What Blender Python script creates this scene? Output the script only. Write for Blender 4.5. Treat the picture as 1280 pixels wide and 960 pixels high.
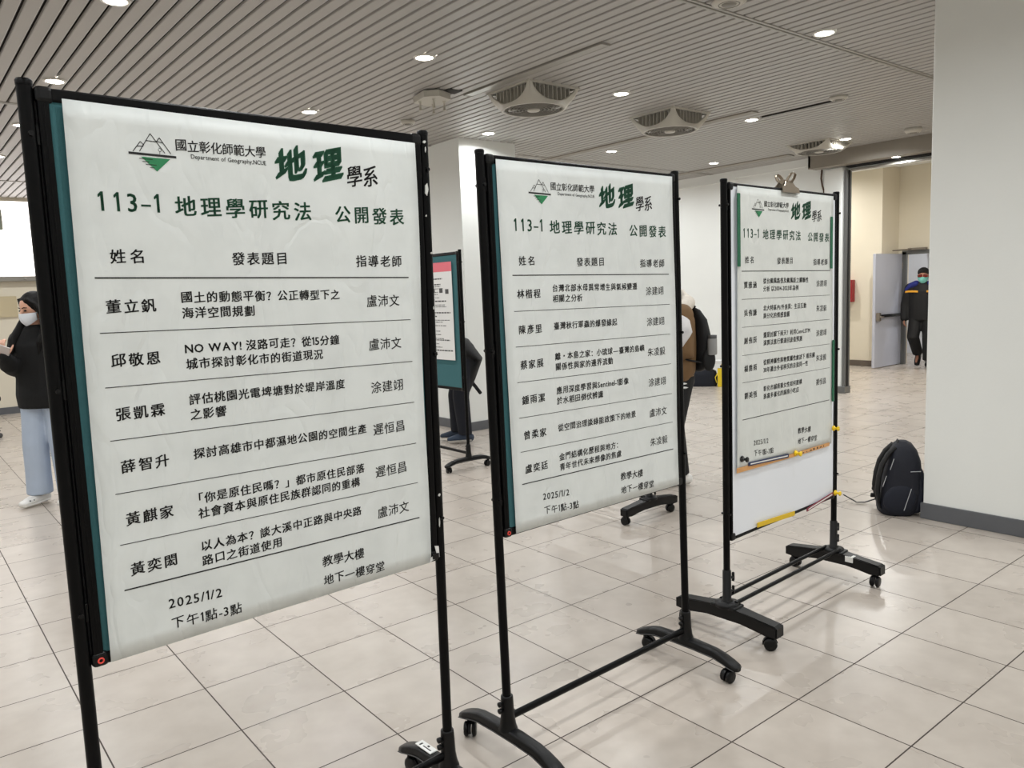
import bpy, bmesh, math, random
from mathutils import Vector, Matrix, Euler

for _o in list(bpy.data.objects):
    bpy.data.objects.remove(_o)
SC = bpy.context.scene
COL = SC.collection
PI = math.pi
R = math.radians
rnd = random.Random(7)

# ------------------------------------------------------------------ camera
CAM_H = 1.5058
cam = bpy.data.cameras.new('camera')
cam.sensor_width = 36.0
cam.lens = 980.57 / 1280 * 36.0
cam.clip_start = 0.02
cam.clip_end = 100
camo = bpy.data.objects.new('camera', cam)
COL.objects.link(camo)
_r = Vector((0.777308, -0.627977, -0.037919))
_u = Vector((0.102630, 0.067108, 0.992453))
_f = Vector((0.620693, 0.775333, -0.116613))
camo.matrix_world = Matrix(((_r.x, _u.x, -_f.x, 0), (_r.y, _u.y, -_f.y, 0), (_r.z, _u.z, -_f.z, CAM_H), (0, 0, 0, 1)))
SC.camera = camo

# ------------------------------------------------------------------ world, exposure
W = bpy.data.worlds.new('world')
SC.world = W
W.use_nodes = True
W.node_tree.nodes['Background'].inputs[0].default_value = (0.8, 0.9, 1.0, 1)
W.node_tree.nodes['Background'].inputs[1].default_value = 0.3
SC.view_settings.view_transform = 'Standard'
SC.view_settings.look = 'None'
SC.view_settings.gamma = 1
SC.view_settings.use_curve_mapping = False
SC.view_settings.exposure = 0.0
SC.cycles.use_denoising = True
SC.cycles.max_bounces = 8
SC.cycles.diffuse_bounces = 5

DOWN_W = 13.2          # watts of each downlight in the hall
DOWN_E = 30.0          # glow of its lens
WINDOW_E = 2.2         # glow of the clerestory panes
CORRIDOR_W = 38.0

# ------------------------------------------------------------------ materials
def lin(c):
    out = []
    for v in c:
        v /= 255.0
        out.append(v / 12.92 if v <= 0.04045 else ((v + 0.055) / 1.055) ** 2.4)
    return tuple(out) + (1.0,)

def mat(name, rgb, rough=0.5, metal=0.0, var=0.06, scale=8.0, bump=0.0, bscale=40.0, emit=None, spec=0.5, coat=0.0):
    m = bpy.data.materials.new(name)
    m.use_nodes = True
    nt = m.node_tree
    b = nt.nodes['Principled BSDF']
    b.inputs['Roughness'].default_value = rough
    b.inputs['Metallic'].default_value = metal
    b.inputs['Specular IOR Level'].default_value = spec
    b.inputs['Coat Weight'].default_value = coat
    c = lin(rgb)
    tc = nt.nodes.new('ShaderNodeTexCoord')
    nz = nt.nodes.new('ShaderNodeTexNoise')
    nz.inputs['Scale'].default_value = scale
    nz.inputs['Detail'].default_value = 4
    nt.links.new(tc.outputs['Object'], nz.inputs['Vector'])
    mx = nt.nodes.new('ShaderNodeMix')
    mx.data_type = 'RGBA'
    mx.inputs[6].default_value = tuple(v * (1 - var) for v in c[:3]) + (1,)
    mx.inputs[7].default_value = tuple(min(1, v * (1 + var)) for v in c[:3]) + (1,)
    nt.links.new(nz.outputs['Fac'], mx.inputs[0])
    nt.links.new(mx.outputs[2], b.inputs['Base Color'])
    if bump:
        bn = nt.nodes.new('ShaderNodeTexNoise')
        bn.inputs['Scale'].default_value = bscale
        bn.inputs['Detail'].default_value = 3
        nt.links.new(tc.outputs['Object'], bn.inputs['Vector'])
        bp = nt.nodes.new('ShaderNodeBump')
        bp.inputs['Strength'].default_value = bump
        bp.inputs['Distance'].default_value = 0.01
        nt.links.new(bn.outputs['Fac'], bp.inputs['Height'])
        nt.links.new(bp.outputs[0], b.inputs['Normal'])
    if emit:
        b.inputs['Emission Color'].default_value = lin(emit[0])
        b.inputs['Emission Strength'].default_value = emit[1]
    return m

def floor_mat():
    m = bpy.data.materials.new('floor_tiles')
    m.use_nodes = True
    nt = m.node_tree
    L = nt.links.new
    b = nt.nodes['Principled BSDF']
    tc = nt.nodes.new('ShaderNodeTexCoord')
    mp = nt.nodes.new('ShaderNodeVectorMath'); mp.operation = 'SUBTRACT'
    mp.inputs[1].default_value = (2.4552 - 40, 1.4762 - 40, 0)
    L(tc.outputs['Object'], mp.inputs[0])
    dv = nt.nodes.new('ShaderNodeVectorMath'); dv.operation = 'SCALE'; dv.inputs['Scale'].default_value = 1 / 0.4
    L(mp.outputs[0], dv.inputs[0])
    fl = nt.nodes.new('ShaderNodeVectorMath'); fl.operation = 'FLOOR'
    L(dv.outputs[0], fl.inputs[0])
    fr = nt.nodes.new('ShaderNodeVectorMath'); fr.operation = 'FRACTION'
    L(dv.outputs[0], fr.inputs[0])
    sp = nt.nodes.new('ShaderNodeSeparateXYZ'); L(fr.outputs[0], sp.inputs[0])
    def mth(op, a, bb):
        n = nt.nodes.new('ShaderNodeMath'); n.operation = op
        for i, v in enumerate((a, bb)):
            if hasattr(v, 'is_output'): L(v, n.inputs[i])
            else: n.inputs[i].default_value = v
        return n.outputs[0]
    ds = []
    for ax in 'XY':
        d = mth('MINIMUM', sp.outputs[ax], mth('SUBTRACT', 1.0, sp.outputs[ax]))
        ds.append(d)
    dmin = mth('MINIMUM', ds[0], ds[1])
    grout = mth('LESS_THAN', dmin, 0.0062)
    wn = nt.nodes.new('ShaderNodeTexWhiteNoise'); wn.noise_dimensions = '2D'; L(fl.outputs[0], wn.inputs['Vector'])
    n1 = nt.nodes.new('ShaderNodeTexNoise'); n1.inputs['Scale'].default_value = 5; n1.inputs['Detail'].default_value = 3; n1.inputs['Roughness'].default_value = 0.5
    off = nt.nodes.new('ShaderNodeVectorMath'); off.operation = 'MULTIPLY_ADD'
    L(wn.outputs['Color'], off.inputs[0]); off.inputs[1].default_value = (9, 9, 9); L(tc.outputs['Object'], off.inputs[2])
    L(off.outputs[0], n1.inputs['Vector'])
    n2 = nt.nodes.new('ShaderNodeTexNoise'); n2.inputs['Scale'].default_value = 14; n2.inputs['Detail'].default_value = 2; n2.inputs['Roughness'].default_value = 0.5
    L(off.outputs[0], n2.inputs['Vector'])
    cr = nt.nodes.new('ShaderNodeValToRGB')
    cr.color_ramp.elements[0].position = 0.22; cr.color_ramp.elements[0].color = lin((168, 158, 148))
    cr.color_ramp.elements[1].position = 0.76; cr.color_ramp.elements[1].color = lin((190, 181, 171))
    mixn = mth('ADD', mth('MULTIPLY', n1.outputs['Fac'], 0.65), mth('MULTIPLY', n2.outputs['Fac'], 0.35))
    mixn = mth('ADD', mixn, mth('MULTIPLY', mth('SUBTRACT', wn.outputs['Value'], 0.5), 0.12))
    L(mixn, cr.inputs[0])
    mx = nt.nodes.new('ShaderNodeMix'); mx.data_type = 'RGBA'
    L(grout, mx.inputs[0]); L(cr.outputs[0], mx.inputs[6]); mx.inputs[7].default_value = lin((58, 47, 40))
    L(mx.outputs[2], b.inputs['Base Color'])
    rg = mth('ADD', mth('MULTIPLY', n1.outputs['Fac'], 0.06), 0.25)
    rg = mth('ADD', rg, mth('MULTIPLY', grout, 0.4))
    L(rg, b.inputs['Roughness'])
    b.inputs['Specular IOR Level'].default_value = 0.42
    bp = nt.nodes.new('ShaderNodeBump'); bp.inputs['Strength'].default_value = 0.35; bp.inputs['Distance'].default_value = 0.002
    L(mth('SUBTRACT', 1.0, grout), bp.inputs['Height'])
    L(bp.outputs[0], b.inputs['Normal'])
    return m

def paper_mat(name, rgb, seed):
    m = bpy.data.materials.new(name)
    m.use_nodes = True
    nt = m.node_tree; L = nt.links.new
    b = nt.nodes['Principled BSDF']
    b.inputs['Roughness'].default_value = 0.5
    tc = nt.nodes.new('ShaderNodeTexCoord')
    mp = nt.nodes.new('ShaderNodeMapping')
    mp.inputs['Location'].default_value = (seed, seed * 0.7, seed * 1.3)
    mp.inputs['Rotation'].default_value = (0, R(28), 0)
    mp.inputs['Scale'].default_value = (2.2, 1, 0.8)
    L(tc.outputs['Object'], mp.inputs[0])
    n1 = nt.nodes.new('ShaderNodeTexNoise'); n1.inputs['Scale'].default_value = 4; n1.inputs['Detail'].default_value = 2.5; n1.inputs['Distortion'].default_value = 0.6
    L(mp.outputs[0], n1.inputs['Vector'])
    n2 = nt.nodes.new('ShaderNodeTexNoise'); n2.inputs['Scale'].default_value = 11; n2.inputs['Detail'].default_value = 3
    L(tc.outputs['Object'], n2.inputs['Vector'])
    # ridged folds
    sb = nt.nodes.new('ShaderNodeMath'); sb.operation = 'SUBTRACT'; L(n1.outputs['Fac'], sb.inputs[0]); sb.inputs[1].default_value = 0.5
    ab = nt.nodes.new('ShaderNodeMath'); ab.operation = 'ABSOLUTE'; L(sb.outputs[0], ab.inputs[0])
    pw = nt.nodes.new('ShaderNodeMath'); pw.operation = 'MINIMUM'; L(ab.outputs[0], pw.inputs[0]); pw.inputs[1].default_value = 0.06
    bp = nt.nodes.new('ShaderNodeBump'); bp.inputs['Strength'].default_value = 0.6; bp.inputs['Distance'].default_value = 0.028
    L(pw.outputs[0], bp.inputs['Height'])
    bp2 = nt.nodes.new('ShaderNodeBump'); bp2.inputs['Strength'].default_value = 0.2; bp2.inputs['Distance'].default_value = 0.008
    L(n2.outputs['Fac'], bp2.inputs['Height']); L(bp.outputs[0], bp2.inputs['Normal'])
    L(bp2.outputs[0], b.inputs['Normal'])
    cr = nt.nodes.new('ShaderNodeValToRGB')
    cr.color_ramp.elements[0].position = 0.3; cr.color_ramp.elements[0].color = lin(tuple(v - 7 for v in rgb))
    cr.color_ramp.elements[1].position = 0.6; cr.color_ramp.elements[1].color = lin(rgb)
    L(n2.outputs['Fac'], cr.inputs[0])
    L(cr.outputs[0], b.inputs['Base Color'])
    return m

M = {}
M['floor'] = floor_mat()
M['wall'] = mat('wall_paint', (222, 222, 216), 0.6, var=0.03, scale=2, bump=0.05, bscale=60)
M['wall_white'] = mat('wall_paint_white', (232, 234, 231), 0.6, var=0.03, scale=2, bump=0.05, bscale=60)
M['wall_tan'] = mat('wall_paint_tan', (196, 182, 150), 0.65, var=0.04, scale=3)
M['wall_cream'] = mat('wall_paint_cream', (222, 214, 196), 0.6, var=0.03, scale=2)
M['base_grey'] = mat('baseboard_grey', (92, 94, 98), 0.45, var=0.08, scale=14)
M['base_brown'] = mat('baseboard_brown', (98, 88, 80), 0.5, var=0.08, scale=14)
M['slat'] = mat('ceiling_slat_enamel', (164, 161, 157), 0.42, 0.0, var=0.03, scale=3)
M['slat_gap'] = mat('ceiling_void', (40, 37, 34), 0.8, var=0.1)
M['rail'] = mat('ceiling_rail_alu', (150, 147, 140), 0.35, 0.3, var=0.04)
M['header'] = mat('header_paint', (138, 131, 120), 0.5, var=0.05, scale=4)
M['steel'] = mat('frame_grey_steel', (110, 111, 110), 0.42, 0.5, var=0.06)
M['black'] = mat('black_powder_coat', (5, 5, 6), 0.36, var=0.2, scale=20, spec=0.14)
M['blackp'] = mat('black_plastic', (5, 5, 6), 0.38, var=0.2, scale=20, bump=0.04, bscale=200, spec=0.3)
M['blackm'] = mat('black_matte', (9, 9, 10), 0.7, var=0.2)
M['edge_grey'] = mat('grey_edge_seam', (66, 66, 66), 0.5, var=0.1)
M['teal'] = mat('teal_felt', (56, 102, 107), 0.95, var=0.1, scale=120, bump=0.15, bscale=500)
M['paper1'] = paper_mat('poster_paper_first', (222, 226, 224), 1.0)
M['paper2'] = paper_mat('poster_paper_second', (222, 226, 224), 4.0)
M['paper3'] = paper_mat('poster_paper_third', (219, 222, 218), 8.0)
M['sheet'] = mat('plain_paper', (222, 222, 220), 0.6, var=0.02)
M['ink'] = mat('black_ink', (14, 14, 14), 0.6, var=0.1)
M['ink_soft'] = mat('soft_black_ink', (70, 70, 70), 0.6, var=0.1)
M['green_ink'] = mat('dark_green_ink', (22, 82, 56), 0.6, var=0.08)
M['logo_green'] = mat('logo_green_ink', (38, 128, 80), 0.6, var=0.08)
M['whiteboard'] = mat('whiteboard_enamel', (234, 238, 244), 0.25, var=0.02, scale=3)
M['mag_green'] = mat('green_magnet', (14, 98, 66), 0.5, var=0.05)
M['mag_yellow'] = mat('yellow_magnet', (222, 184, 20), 0.45, var=0.05)
M['mag_blue'] = mat('navy_magnet', (34, 46, 84), 0.5, var=0.08)
M['mag_red'] = mat('maroon_magnet', (128, 38, 58), 0.5, var=0.08)
M['tape'] = mat('orange_kraft_tape', (214, 158, 98), 0.5, var=0.1, scale=30)
M['pin_yellow'] = mat('yellow_plastic', (248, 208, 24), 0.3, var=0.03)
M['pin_black'] = mat('black_gloss_plastic', (12, 12, 12), 0.25, var=0.03)
M['clip'] = mat('nickel_clip', (150, 138, 122), 0.3, 0.9, var=0.06)
M['white_label'] = mat('white_sticker', (225, 225, 222), 0.5, var=0.03)
M['chip'] = mat('bare_chipped_metal', (205, 205, 200), 0.4, var=0.1)
M['red'] = mat('red_plastic_ring', (232, 74, 62), 0.45, var=0.04)
M['fan'] = mat('fan_ivory_plastic', (186, 182, 172), 0.4, var=0.03)
M['fan_dark'] = mat('fan_inside_dark', (58, 54, 48), 0.7, var=0.1)
M['fan_grille'] = mat('fan_grille_grey', (128, 124, 116), 0.5, var=0.05)
M['lens'] = mat('downlight_lens', (255, 252, 244), 0.4, emit=((255, 250, 238), DOWN_E))
M['trimring'] = mat('downlight_ring', (205, 203, 196), 0.35, 0.2)
M['window_lit'] = mat('clerestory_pane', (240, 240, 242), 0.3, emit=((255, 248, 246), WINDOW_E))
M['door'] = mat('grey_door_paint', (186, 189, 202), 0.4, var=0.04, scale=3)
M['door_white'] = mat('white_door_paint', (228, 231, 238), 0.4, var=0.03)
M['brass'] = mat('dull_metal', (140, 132, 124), 0.35, 0.8)
M['redbox'] = mat('red_fire_box', (152, 26, 34), 0.4, var=0.05)
M['bag_navy'] = mat('navy_backpack_cloth', (9, 13, 27), 0.75, var=0.25, scale=30, bump=0.2, bscale=160)
M['bag_navy2'] = mat('navy_backpack_panel', (11, 17, 33), 0.75, var=0.2, scale=30, bump=0.2, bscale=160)
M['reflect'] = mat('reflective_piping', (178, 180, 184), 0.35, var=0.05)
M['skin'] = mat('skin', (214, 164, 140), 0.5, var=0.06, scale=12)
M['skin2'] = mat('skin_tan', (168, 116, 92), 0.5, var=0.06, scale=12)
M['hair'] = mat('black_hair', (12, 10, 9), 0.6, var=0.3, scale=60, bump=0.3, bscale=120, spec=0.2)
M['knit_black'] = mat('black_knit', (10, 10, 11), 0.95, var=0.2, scale=80, bump=0.3, bscale=200)
M['jeans'] = mat('pale_blue_jeans', (172, 184, 202), 0.85, var=0.09, scale=10, bump=0.2, bscale=18)
M['shoe_white'] = mat('white_rubber_clog', (226, 224, 220), 0.5, var=0.04)
M['mask_white'] = mat('white_mask_cloth', (226, 230, 238), 0.7, var=0.03)
M['mask_teal'] = mat('teal_mask_cloth', (122, 196, 186), 0.7, var=0.05)
M['phone'] = mat('silver_phone_case', (196, 186, 182), 0.3, var=0.03)
M['navy_cloth'] = mat('dark_navy_cloth', (16, 19, 30), 0.85, var=0.2, scale=40)
M['black_cloth'] = mat('black_jacket_cloth', (14, 14, 16), 0.75, var=0.25, scale=30, bump=0.2, bscale=60)
M['blue_cloth'] = mat('royal_blue_cloth', (28, 40, 120), 0.75, var=0.1)
M['yellow_cloth'] = mat('yellow_stripe_cloth', (236, 170, 52), 0.7, var=0.05)
M['brown_cloth'] = mat('brown_jacket_cloth', (112, 84, 52), 0.75, var=0.14, scale=20, bump=0.3, bscale=25)
M['fur'] = mat('cream_fleece', (222, 214, 202), 0.95, var=0.08, scale=60, bump=0.8, bscale=80)
M['quilt'] = mat('white_quilted_cloth', (216, 214, 214), 0.85, var=0.08, scale=20, bump=0.4, bscale=40)
M['grey_bottle'] = mat('grey_bottle', (142, 142, 140), 0.4, var=0.04)
M['yellow_bag'] = mat('yellow_paper_bag', (226, 196, 34), 0.6, var=0.06)
M['blue_bottle'] = mat('light_blue_plastic', (120, 196, 224), 0.3, var=0.04)
M['sneaker'] = mat('slate_blue_sneaker', (44, 56, 74), 0.7, var=0.15)
M['sole'] = mat('pale_sole', (176, 170, 162), 0.6)
M['glass_red'] = mat('reddish_glasses', (108, 30, 24), 0.2)
M['pink'] = mat('pink_print', (222, 110, 122), 0.6)
M['cable'] = mat('brown_cable', (84, 62, 46), 0.6)
M['conduit'] = mat('cream_conduit', (214, 204, 182), 0.5)
M['lamp_grey'] = mat('grey_green_casing', (150, 156, 140), 0.5)

# ------------------------------------------------------------------ mesh builder
class MB:
    def __init__(s):
        s.v = []; s.f = []; s.smooth = []
    def add(s, vs, fs, sm=False):
        o = len(s.v)
        s.v += [tuple(v) for v in vs]
        for f in fs:
            s.f.append([i + o for i in f]); s.smooth.append(sm)
    def box(s, lo, hi, mtx=None):
        x0, y0, z0 = lo; x1, y1, z1 = hi
        vs = [Vector(p) for p in ((x0, y0, z0), (x1, y0, z0), (x1, y1, z0), (x0, y1, z0), (x0, y0, z1), (x1, y0, z1), (x1, y1, z1), (x0, y1, z1))]
        if mtx: vs = [mtx @ v for v in vs]
        s.add(vs, [(0, 3, 2, 1), (4, 5, 6, 7), (0, 1, 5, 4), (1, 2, 6, 5), (2, 3, 7, 6), (3, 0, 4, 7)])
    def rbox(s, lo, hi, b=0.003, mtx=None, seg=2):
        bm = bmesh.new()
        c = [(a + d) / 2 for a, d in zip(lo, hi)]
        bmesh.ops.create_cube(bm, size=1)
        for v in bm.verts:
            v.co = Vector([c[i] + v.co[i] * (hi[i] - lo[i]) for i in range(3)])
        b = min(b, 0.48 * min(hi[i] - lo[i] for i in range(3)))
        bmesh.ops.bevel(bm, geom=bm.edges[:], offset=b, segments=seg, profile=0.5, affect='EDGES')
        bm.verts.index_update()
        vs = [mtx @ v.co if mtx else v.co.copy() for v in bm.verts]
        s.add(vs, [[v.index for v in f.verts] for f in bm.faces], False)
        bm.free()
    def loft(s, rings, close=True, caps=True, sm=True):
        n = len(rings[0]); vs = []; fs = []
        for r in rings: vs += r
        for i in range(len(rings) - 1):
            for j in range(n if close else n - 1):
                k = (j + 1) % n
                fs.append((i * n + j, i * n + k, (i + 1) * n + k, (i + 1) * n + j))
        s.add(vs, fs, sm)
        if caps and close:
            s.add(rings[0], [list(range(n))[::-1]], False)
            s.add(rings[-1], [list(range(n))], False)
    def tube(s, pts, r, n=12, caps=True, side=None, round_ends=False):
        pts = [Vector(p) for p in pts]
        rs = r if isinstance(r, (list, tuple)) else [r] * len(pts)
        if round_ends:
            def rr(x): return x if isinstance(x, (int, float)) else max(x)
            d0 = (pts[0] - pts[1]).normalized(); d1 = (pts[-1] - pts[-2]).normalized()
            def sc(x, k): return x * k if isinstance(x, (int, float)) else (x[0] * k, x[1] * k)
            a = rs[0] if isinstance(rs[0], (int, float)) else min(rs[0])
            c = rs[-1] if isinstance(rs[-1], (int, float)) else min(rs[-1])
            pts = [pts[0] + d0 * a * 0.98, pts[0] + d0 * a * 0.8, pts[0] + d0 * a * 0.45] + pts + [pts[-1] + d1 * c * 0.45, pts[-1] + d1 * c * 0.8, pts[-1] + d1 * c * 0.98]
            rs = [sc(rs[0], 0.18), sc(rs[0], 0.6), sc(rs[0], 0.89)] + list(rs) + [sc(rs[-1], 0.89), sc(rs[-1], 0.6), sc(rs[-1], 0.18)]
        rings = []
        u = None
        for i, p in enumerate(pts):
            d = (pts[min(i + 1, len(pts) - 1)] - pts[max(i - 1, 0)])
            d.normalize()
            if u is None:
                ref = Vector(side) if side else (Vector((0, 0, 1)) if abs(d.z) < 0.9 else Vector((1, 0, 0)))
                u = (ref - d * ref.dot(d)).normalized()
            else:
                ref = Vector(side) if side else u
                q = ref - d * ref.dot(d)
                u = q.normalized() if q.length > 1e-4 else u
            w = d.cross(u)
            ra, rb = rs[i] if isinstance(rs[i], (list, tuple)) else (rs[i], rs[i])
            rings.append([p + u * (math.cos(2 * PI * k / n) * ra) + w * (math.sin(2 * PI * k / n) * rb) for k in range(n)])
        s.loft(rings, True, caps)
    def lathe(s, prof, origin=(0, 0, 0), axis='z', n=24, mtx=None, caps=True):
        rings = []
        for r, h in prof:
            ring = []
            for k in range(n):
                a = 2 * PI * k / n
                c, d = r * math.cos(a), r * math.sin(a)
                p = {'z': (c, d, h), 'y': (d, h, c), 'x': (h, c, d)}[axis]
                p = Vector(p) + Vector(origin)
                ring.append(mtx @ p if mtx else p)
            rings.append(ring)
        s.loft(rings, True, caps)
    def torus(s, R_, r, origin=(0, 0, 0), axis='z', n=28, m=8):
        rings = []
        for k in range(n):
            a = 2 * PI * k / n
            ring = []
            for j in range(m):
                b = 2 * PI * j / m
                rr = R_ + r * math.cos(b); h = r * math.sin(b)
                p = {'z': (rr * math.cos(a), rr * math.sin(a), h), 'y': (rr * math.sin(a), h, rr * math.cos(a)), 'x': (h, rr * math.cos(a), rr * math.sin(a))}[axis]
                ring.append(Vector(p) + Vector(origin))
            rings.append(ring)
        rings.append(rings[0])
        s.loft(rings, True, False)
    def ell(s, c, r, mtx=None, nu=16, nv=10):
        c = Vector(c); rings = []
        for i in range(nv + 1):
            t = PI * (i / nv) if 0 < i < nv else (0.02 if i == 0 else PI - 0.02)
            ring = []
            for k in range(nu):
                a = 2 * PI * k / nu
                p = Vector((r[0] * math.sin(t) * math.cos(a), r[1] * math.sin(t) * math.sin(a), -r[2] * math.cos(t)))
                if mtx: p = mtx @ p
                ring.append(c + p)
            rings.append(ring)
        s.loft(rings)
    def prism(s, poly, axis, a, b, mtx=None):
        def P(p, h):
            q = {'x': (h, p[0], p[1]), 'y': (p[0], h, p[1]), 'z': (p[0], p[1], h)}[axis]
            q = Vector(q)
            return mtx @ q if mtx else q
        n = len(poly)
        vs = [P(p, a) for p in poly] + [P(p, b) for p in poly]
        s.add(vs, [list(range(n))[::-1], [n + i for i in range(n)]] + [(i, (i + 1) % n, n + (i + 1) % n, n + i) for i in range(n)])
    def xf(s, fn):
        s.v = [tuple(fn(Vector(v))) for v in s.v]; return s
    def mesh(s, name, m):
        me = bpy.data.meshes.new(name)
        me.from_pydata(s.v, [], s.f)
        me.polygons.foreach_set('use_smooth', s.smooth)
        bm = bmesh.new(); bm.from_mesh(me)
        bmesh.ops.recalc_face_normals(bm, faces=bm.faces[:])
        bm.to_mesh(me); bm.free()
        for x in (m if isinstance(m, (list, tuple)) else [m]): me.materials.append(x)
        return me
    def build(s, name, m, parent=None):
        o = bpy.data.objects.new(name, s.mesh(name, m))
        COL.objects.link(o)
        if parent: o.parent = parent
        return o

def tag(o, label, cat, group=None):
    o['label'] = label; o['category'] = cat
    if group: o['group'] = group
    return o
def thing(name, label, cat, loc=(0, 0, 0), rz=0, group=None):
    o = bpy.data.objects.new(name, None)
    o.empty_display_size = 0.1
    COL.objects.link(o)
    o.location = loc; o.rotation_euler = (0, 0, rz)
    return tag(o, label, cat, group)
def struct(o, label=None, cat=None):
    o['kind'] = 'structure'
    if label: o['label'] = label
    if cat: o['category'] = cat
    return o
def kids(o): return [c for c in bpy.data.objects if c.parent == o]
def copy_tree(o, parent=None):
    c = o.copy(); COL.objects.link(c); c.parent = parent
    for k in kids(o): copy_tree(k, c)
    return c
def remesh(mb, voxel, it=3):
    me = mb.mesh('tmp', M['skin'])
    o = bpy.data.objects.new('tmp', me); COL.objects.link(o)
    md = o.modifiers.new('r', 'REMESH'); md.mode = 'VOXEL'; md.voxel_size = voxel; md.use_smooth_shade = True
    if it:
        sm = o.modifiers.new('s', 'SMOOTH'); sm.iterations = it; sm.factor = 0.5
    dg = bpy.context.evaluated_depsgraph_get(); dg.update()
    out = bpy.data.meshes.new_from_object(o.evaluated_get(dg))
    bpy.data.objects.remove(o); bpy.data.meshes.remove(me)
    for p in out.polygons: p.use_smooth = True
    return out
def put(name, me, m, parent=None):
    me.materials.clear()
    me.materials.append(m)
    me.name = name
    o = bpy.data.objects.new(name, me); COL.objects.link(o)
    if parent: o.parent = parent
    return o

# ------------------------------------------------------------------ the room
ZC = 3.14
PITCH = 0.0962
X0, X1, Y0, Y1 = -4.0, 10.0, -4.0, 13.6

mb = MB(); mb.box((X0 - 0.2, Y0 - 0.2, -0.1), (18.5, Y1 + 0.2, 0.0)); struct(mb.build('floor', M['floor']), 'glossy beige stone-look tile floor with brown grout', 'floor')

# slatted metal ceiling: slats run along Y, cut by cross rails
mb = MB()
cuts = [Y0, 3.03, 7.47, 11.88, Y1]
x = 0.782 - PITCH * 50
while x < X1:
    a, b = x + 0.007, x + PITCH - 0.007
    if a > X0 - 0.05:
        for k in range(4):
            y0, y1 = cuts[k] + 0.03, cuts[k + 1] - 0.03
            pr = [(a, ZC + 0.014), (a + 0.004, ZC + 0.002), (a + 0.009, ZC), (b - 0.009, ZC), (b - 0.004, ZC + 0.002), (b, ZC + 0.014)]
            mb.prism(pr, 'y', y0, y1)
    x += PITCH
ce = struct(mb.build('ceiling', M['slat']), 'grey metal slat ceiling with dark gaps', 'ceiling')
mb = MB(); mb.box((X0 - 0.2, Y0 - 0.2, ZC + 0.03), (X1 + 0.2, Y1 + 0.2, ZC + 0.12)); mb.build('ceiling_void', M['slat_gap'], ce)
for i, y in enumerate(cuts[1:4]):
    mb = MB()
    mb.rbox((X0, y - 0.028, ZC - 0.006), (X1, y - 0.006, ZC + 0.03), 0.004)
    mb.rbox((X0, y + 0.006, ZC - 0.006), (X1, y + 0.028, ZC + 0.03), 0.004)
    mb.box((X0, y - 0.008, ZC + 0.006), (X1, y + 0.008, ZC + 0.03))
    struct(mb.build('trim_%d' % (i + 1), M['rail']))

# left wall with clerestory
mb = MB(); mb.box((X0, Y1, 0), (X1 + 0.1, Y1 + 0.2, 1.93)); mb.box((X0, Y1, 3.09), (X1 + 0.1, Y1 + 0.2, ZC + 0.05))
struct(mb.build('wall_left', M['wall_cream']), 'cream wall below the bright clerestory', 'wall')
mb = MB(); mb.box((X0, Y1 + 0.02, 2.0), (X1, Y1 + 0.05, 3.09)); wn = struct(mb.build('window_1', M['window_lit']), 'bright white clerestory glazing along the far left wall', 'window')
mb = MB(); mb.rbox((X0, Y1 - 0.1, 1.93), (X1, Y1 + 0.02, 2.005), 0.012)
for xx in (0.4, 1.75, 3.1): mb.lathe([(0.02, 0), (0.02, -0.012), (0.008, -0.016)], (xx, Y1 - 0.1, 1.965), 'y', 12)
mb.build('window_sill', M['rail'], wn)
mb = MB(); mb.box((X0, Y1 - 0.03, 1.42), (1.62, Y1, 1.72)); struct(mb.build('trim_8', M['wall_tan']))
mb = MB(); mb.box((X0, Y1 - 0.02, 0.0), (X1, Y1, 0.1)); struct(mb.build('baseboard_left', M['base_grey']))
# unseen sides of the hall
mb = MB(); mb.box((X0 - 0.15, Y0, 0), (X0, Y1, ZC)); struct(mb.build('wall_near', M['wall']))
mb = MB(); mb.box((X0, Y0 - 0.15, 0), (18, Y0, ZC + 0.3)); struct(mb.build('wall_right', M['wall']))
# back wall (X = 10) with the wide shutter opening
mb = MB(); mb.box((X1, 5.62, 0), (X1 + 0.2, Y1, ZC + 0.05)); mb.box((X1, 1.0, 2.9), (X1 + 0.2, 5.62, ZC + 0.3)); mb.box((X1, Y0, 0), (X1 + 0.2, 1.0, ZC + 0.3))
struct(mb.build('wall_back', M['wall_white']), 'white back wall left of the wide shutter opening', 'wall')
mb = MB(); mb.box((X1 - 0.012, 5.62, 0), (X1, Y1, 0.1)); struct(mb.build('baseboard_back', M['base_grey']))
mb = MB(); mb.box((X1 - 0.02, 5.82, 3.035), (X1, 13.0, 3.14)); mb.box((X1 - 0.03, 7.05, 3.0), (X1, 13.0, 3.035)); struct(mb.build('trim_4', M['wall_white']))
mb = MB(); mb.rbox((X1 - 0.11, 5.345, 0.0), (X1 + 0.1, 5.63, 2.97), 0.05, seg=4); struct(mb.build('trim_5', M['wall_white']), 'white boxed jamb beside the shutter opening', 'jamb')
mb = MB(); mb.rbox((X1 - 0.10, 5.30, 0.0), (X1 + 0.02, 5.345, 2.9), 0.006); mb.rbox((X1 - 0.13, 5.285, 0.0), (X1 + 0.02, 5.42, 0.09), 0.006)
fr = struct(mb.build('trim_6', M['steel']), 'grey steel shutter guide post', 'post')
mb = MB(); mb.box((X1 - 0.07, 5.292, 0.09), (X1 - 0.03, 5.302, 2.9)); mb.build('guide_slot', M['blackm'], fr)
mb = MB(); mb.box((X1 - 0.32, 1.0, 2.97), (X1 - 0.29, 5.72, ZC)); mb.box((X1 - 0.32, 5.69, 2.97), (X1, 5.72, ZC)); mb.box((X1 - 0.32, 1.0, 2.95), (X1 - 0.13, 5.72, 2.97))
hd = struct(mb.build('trim_7', M['header']), 'brown grey shutter header box over the opening', 'header')
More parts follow.
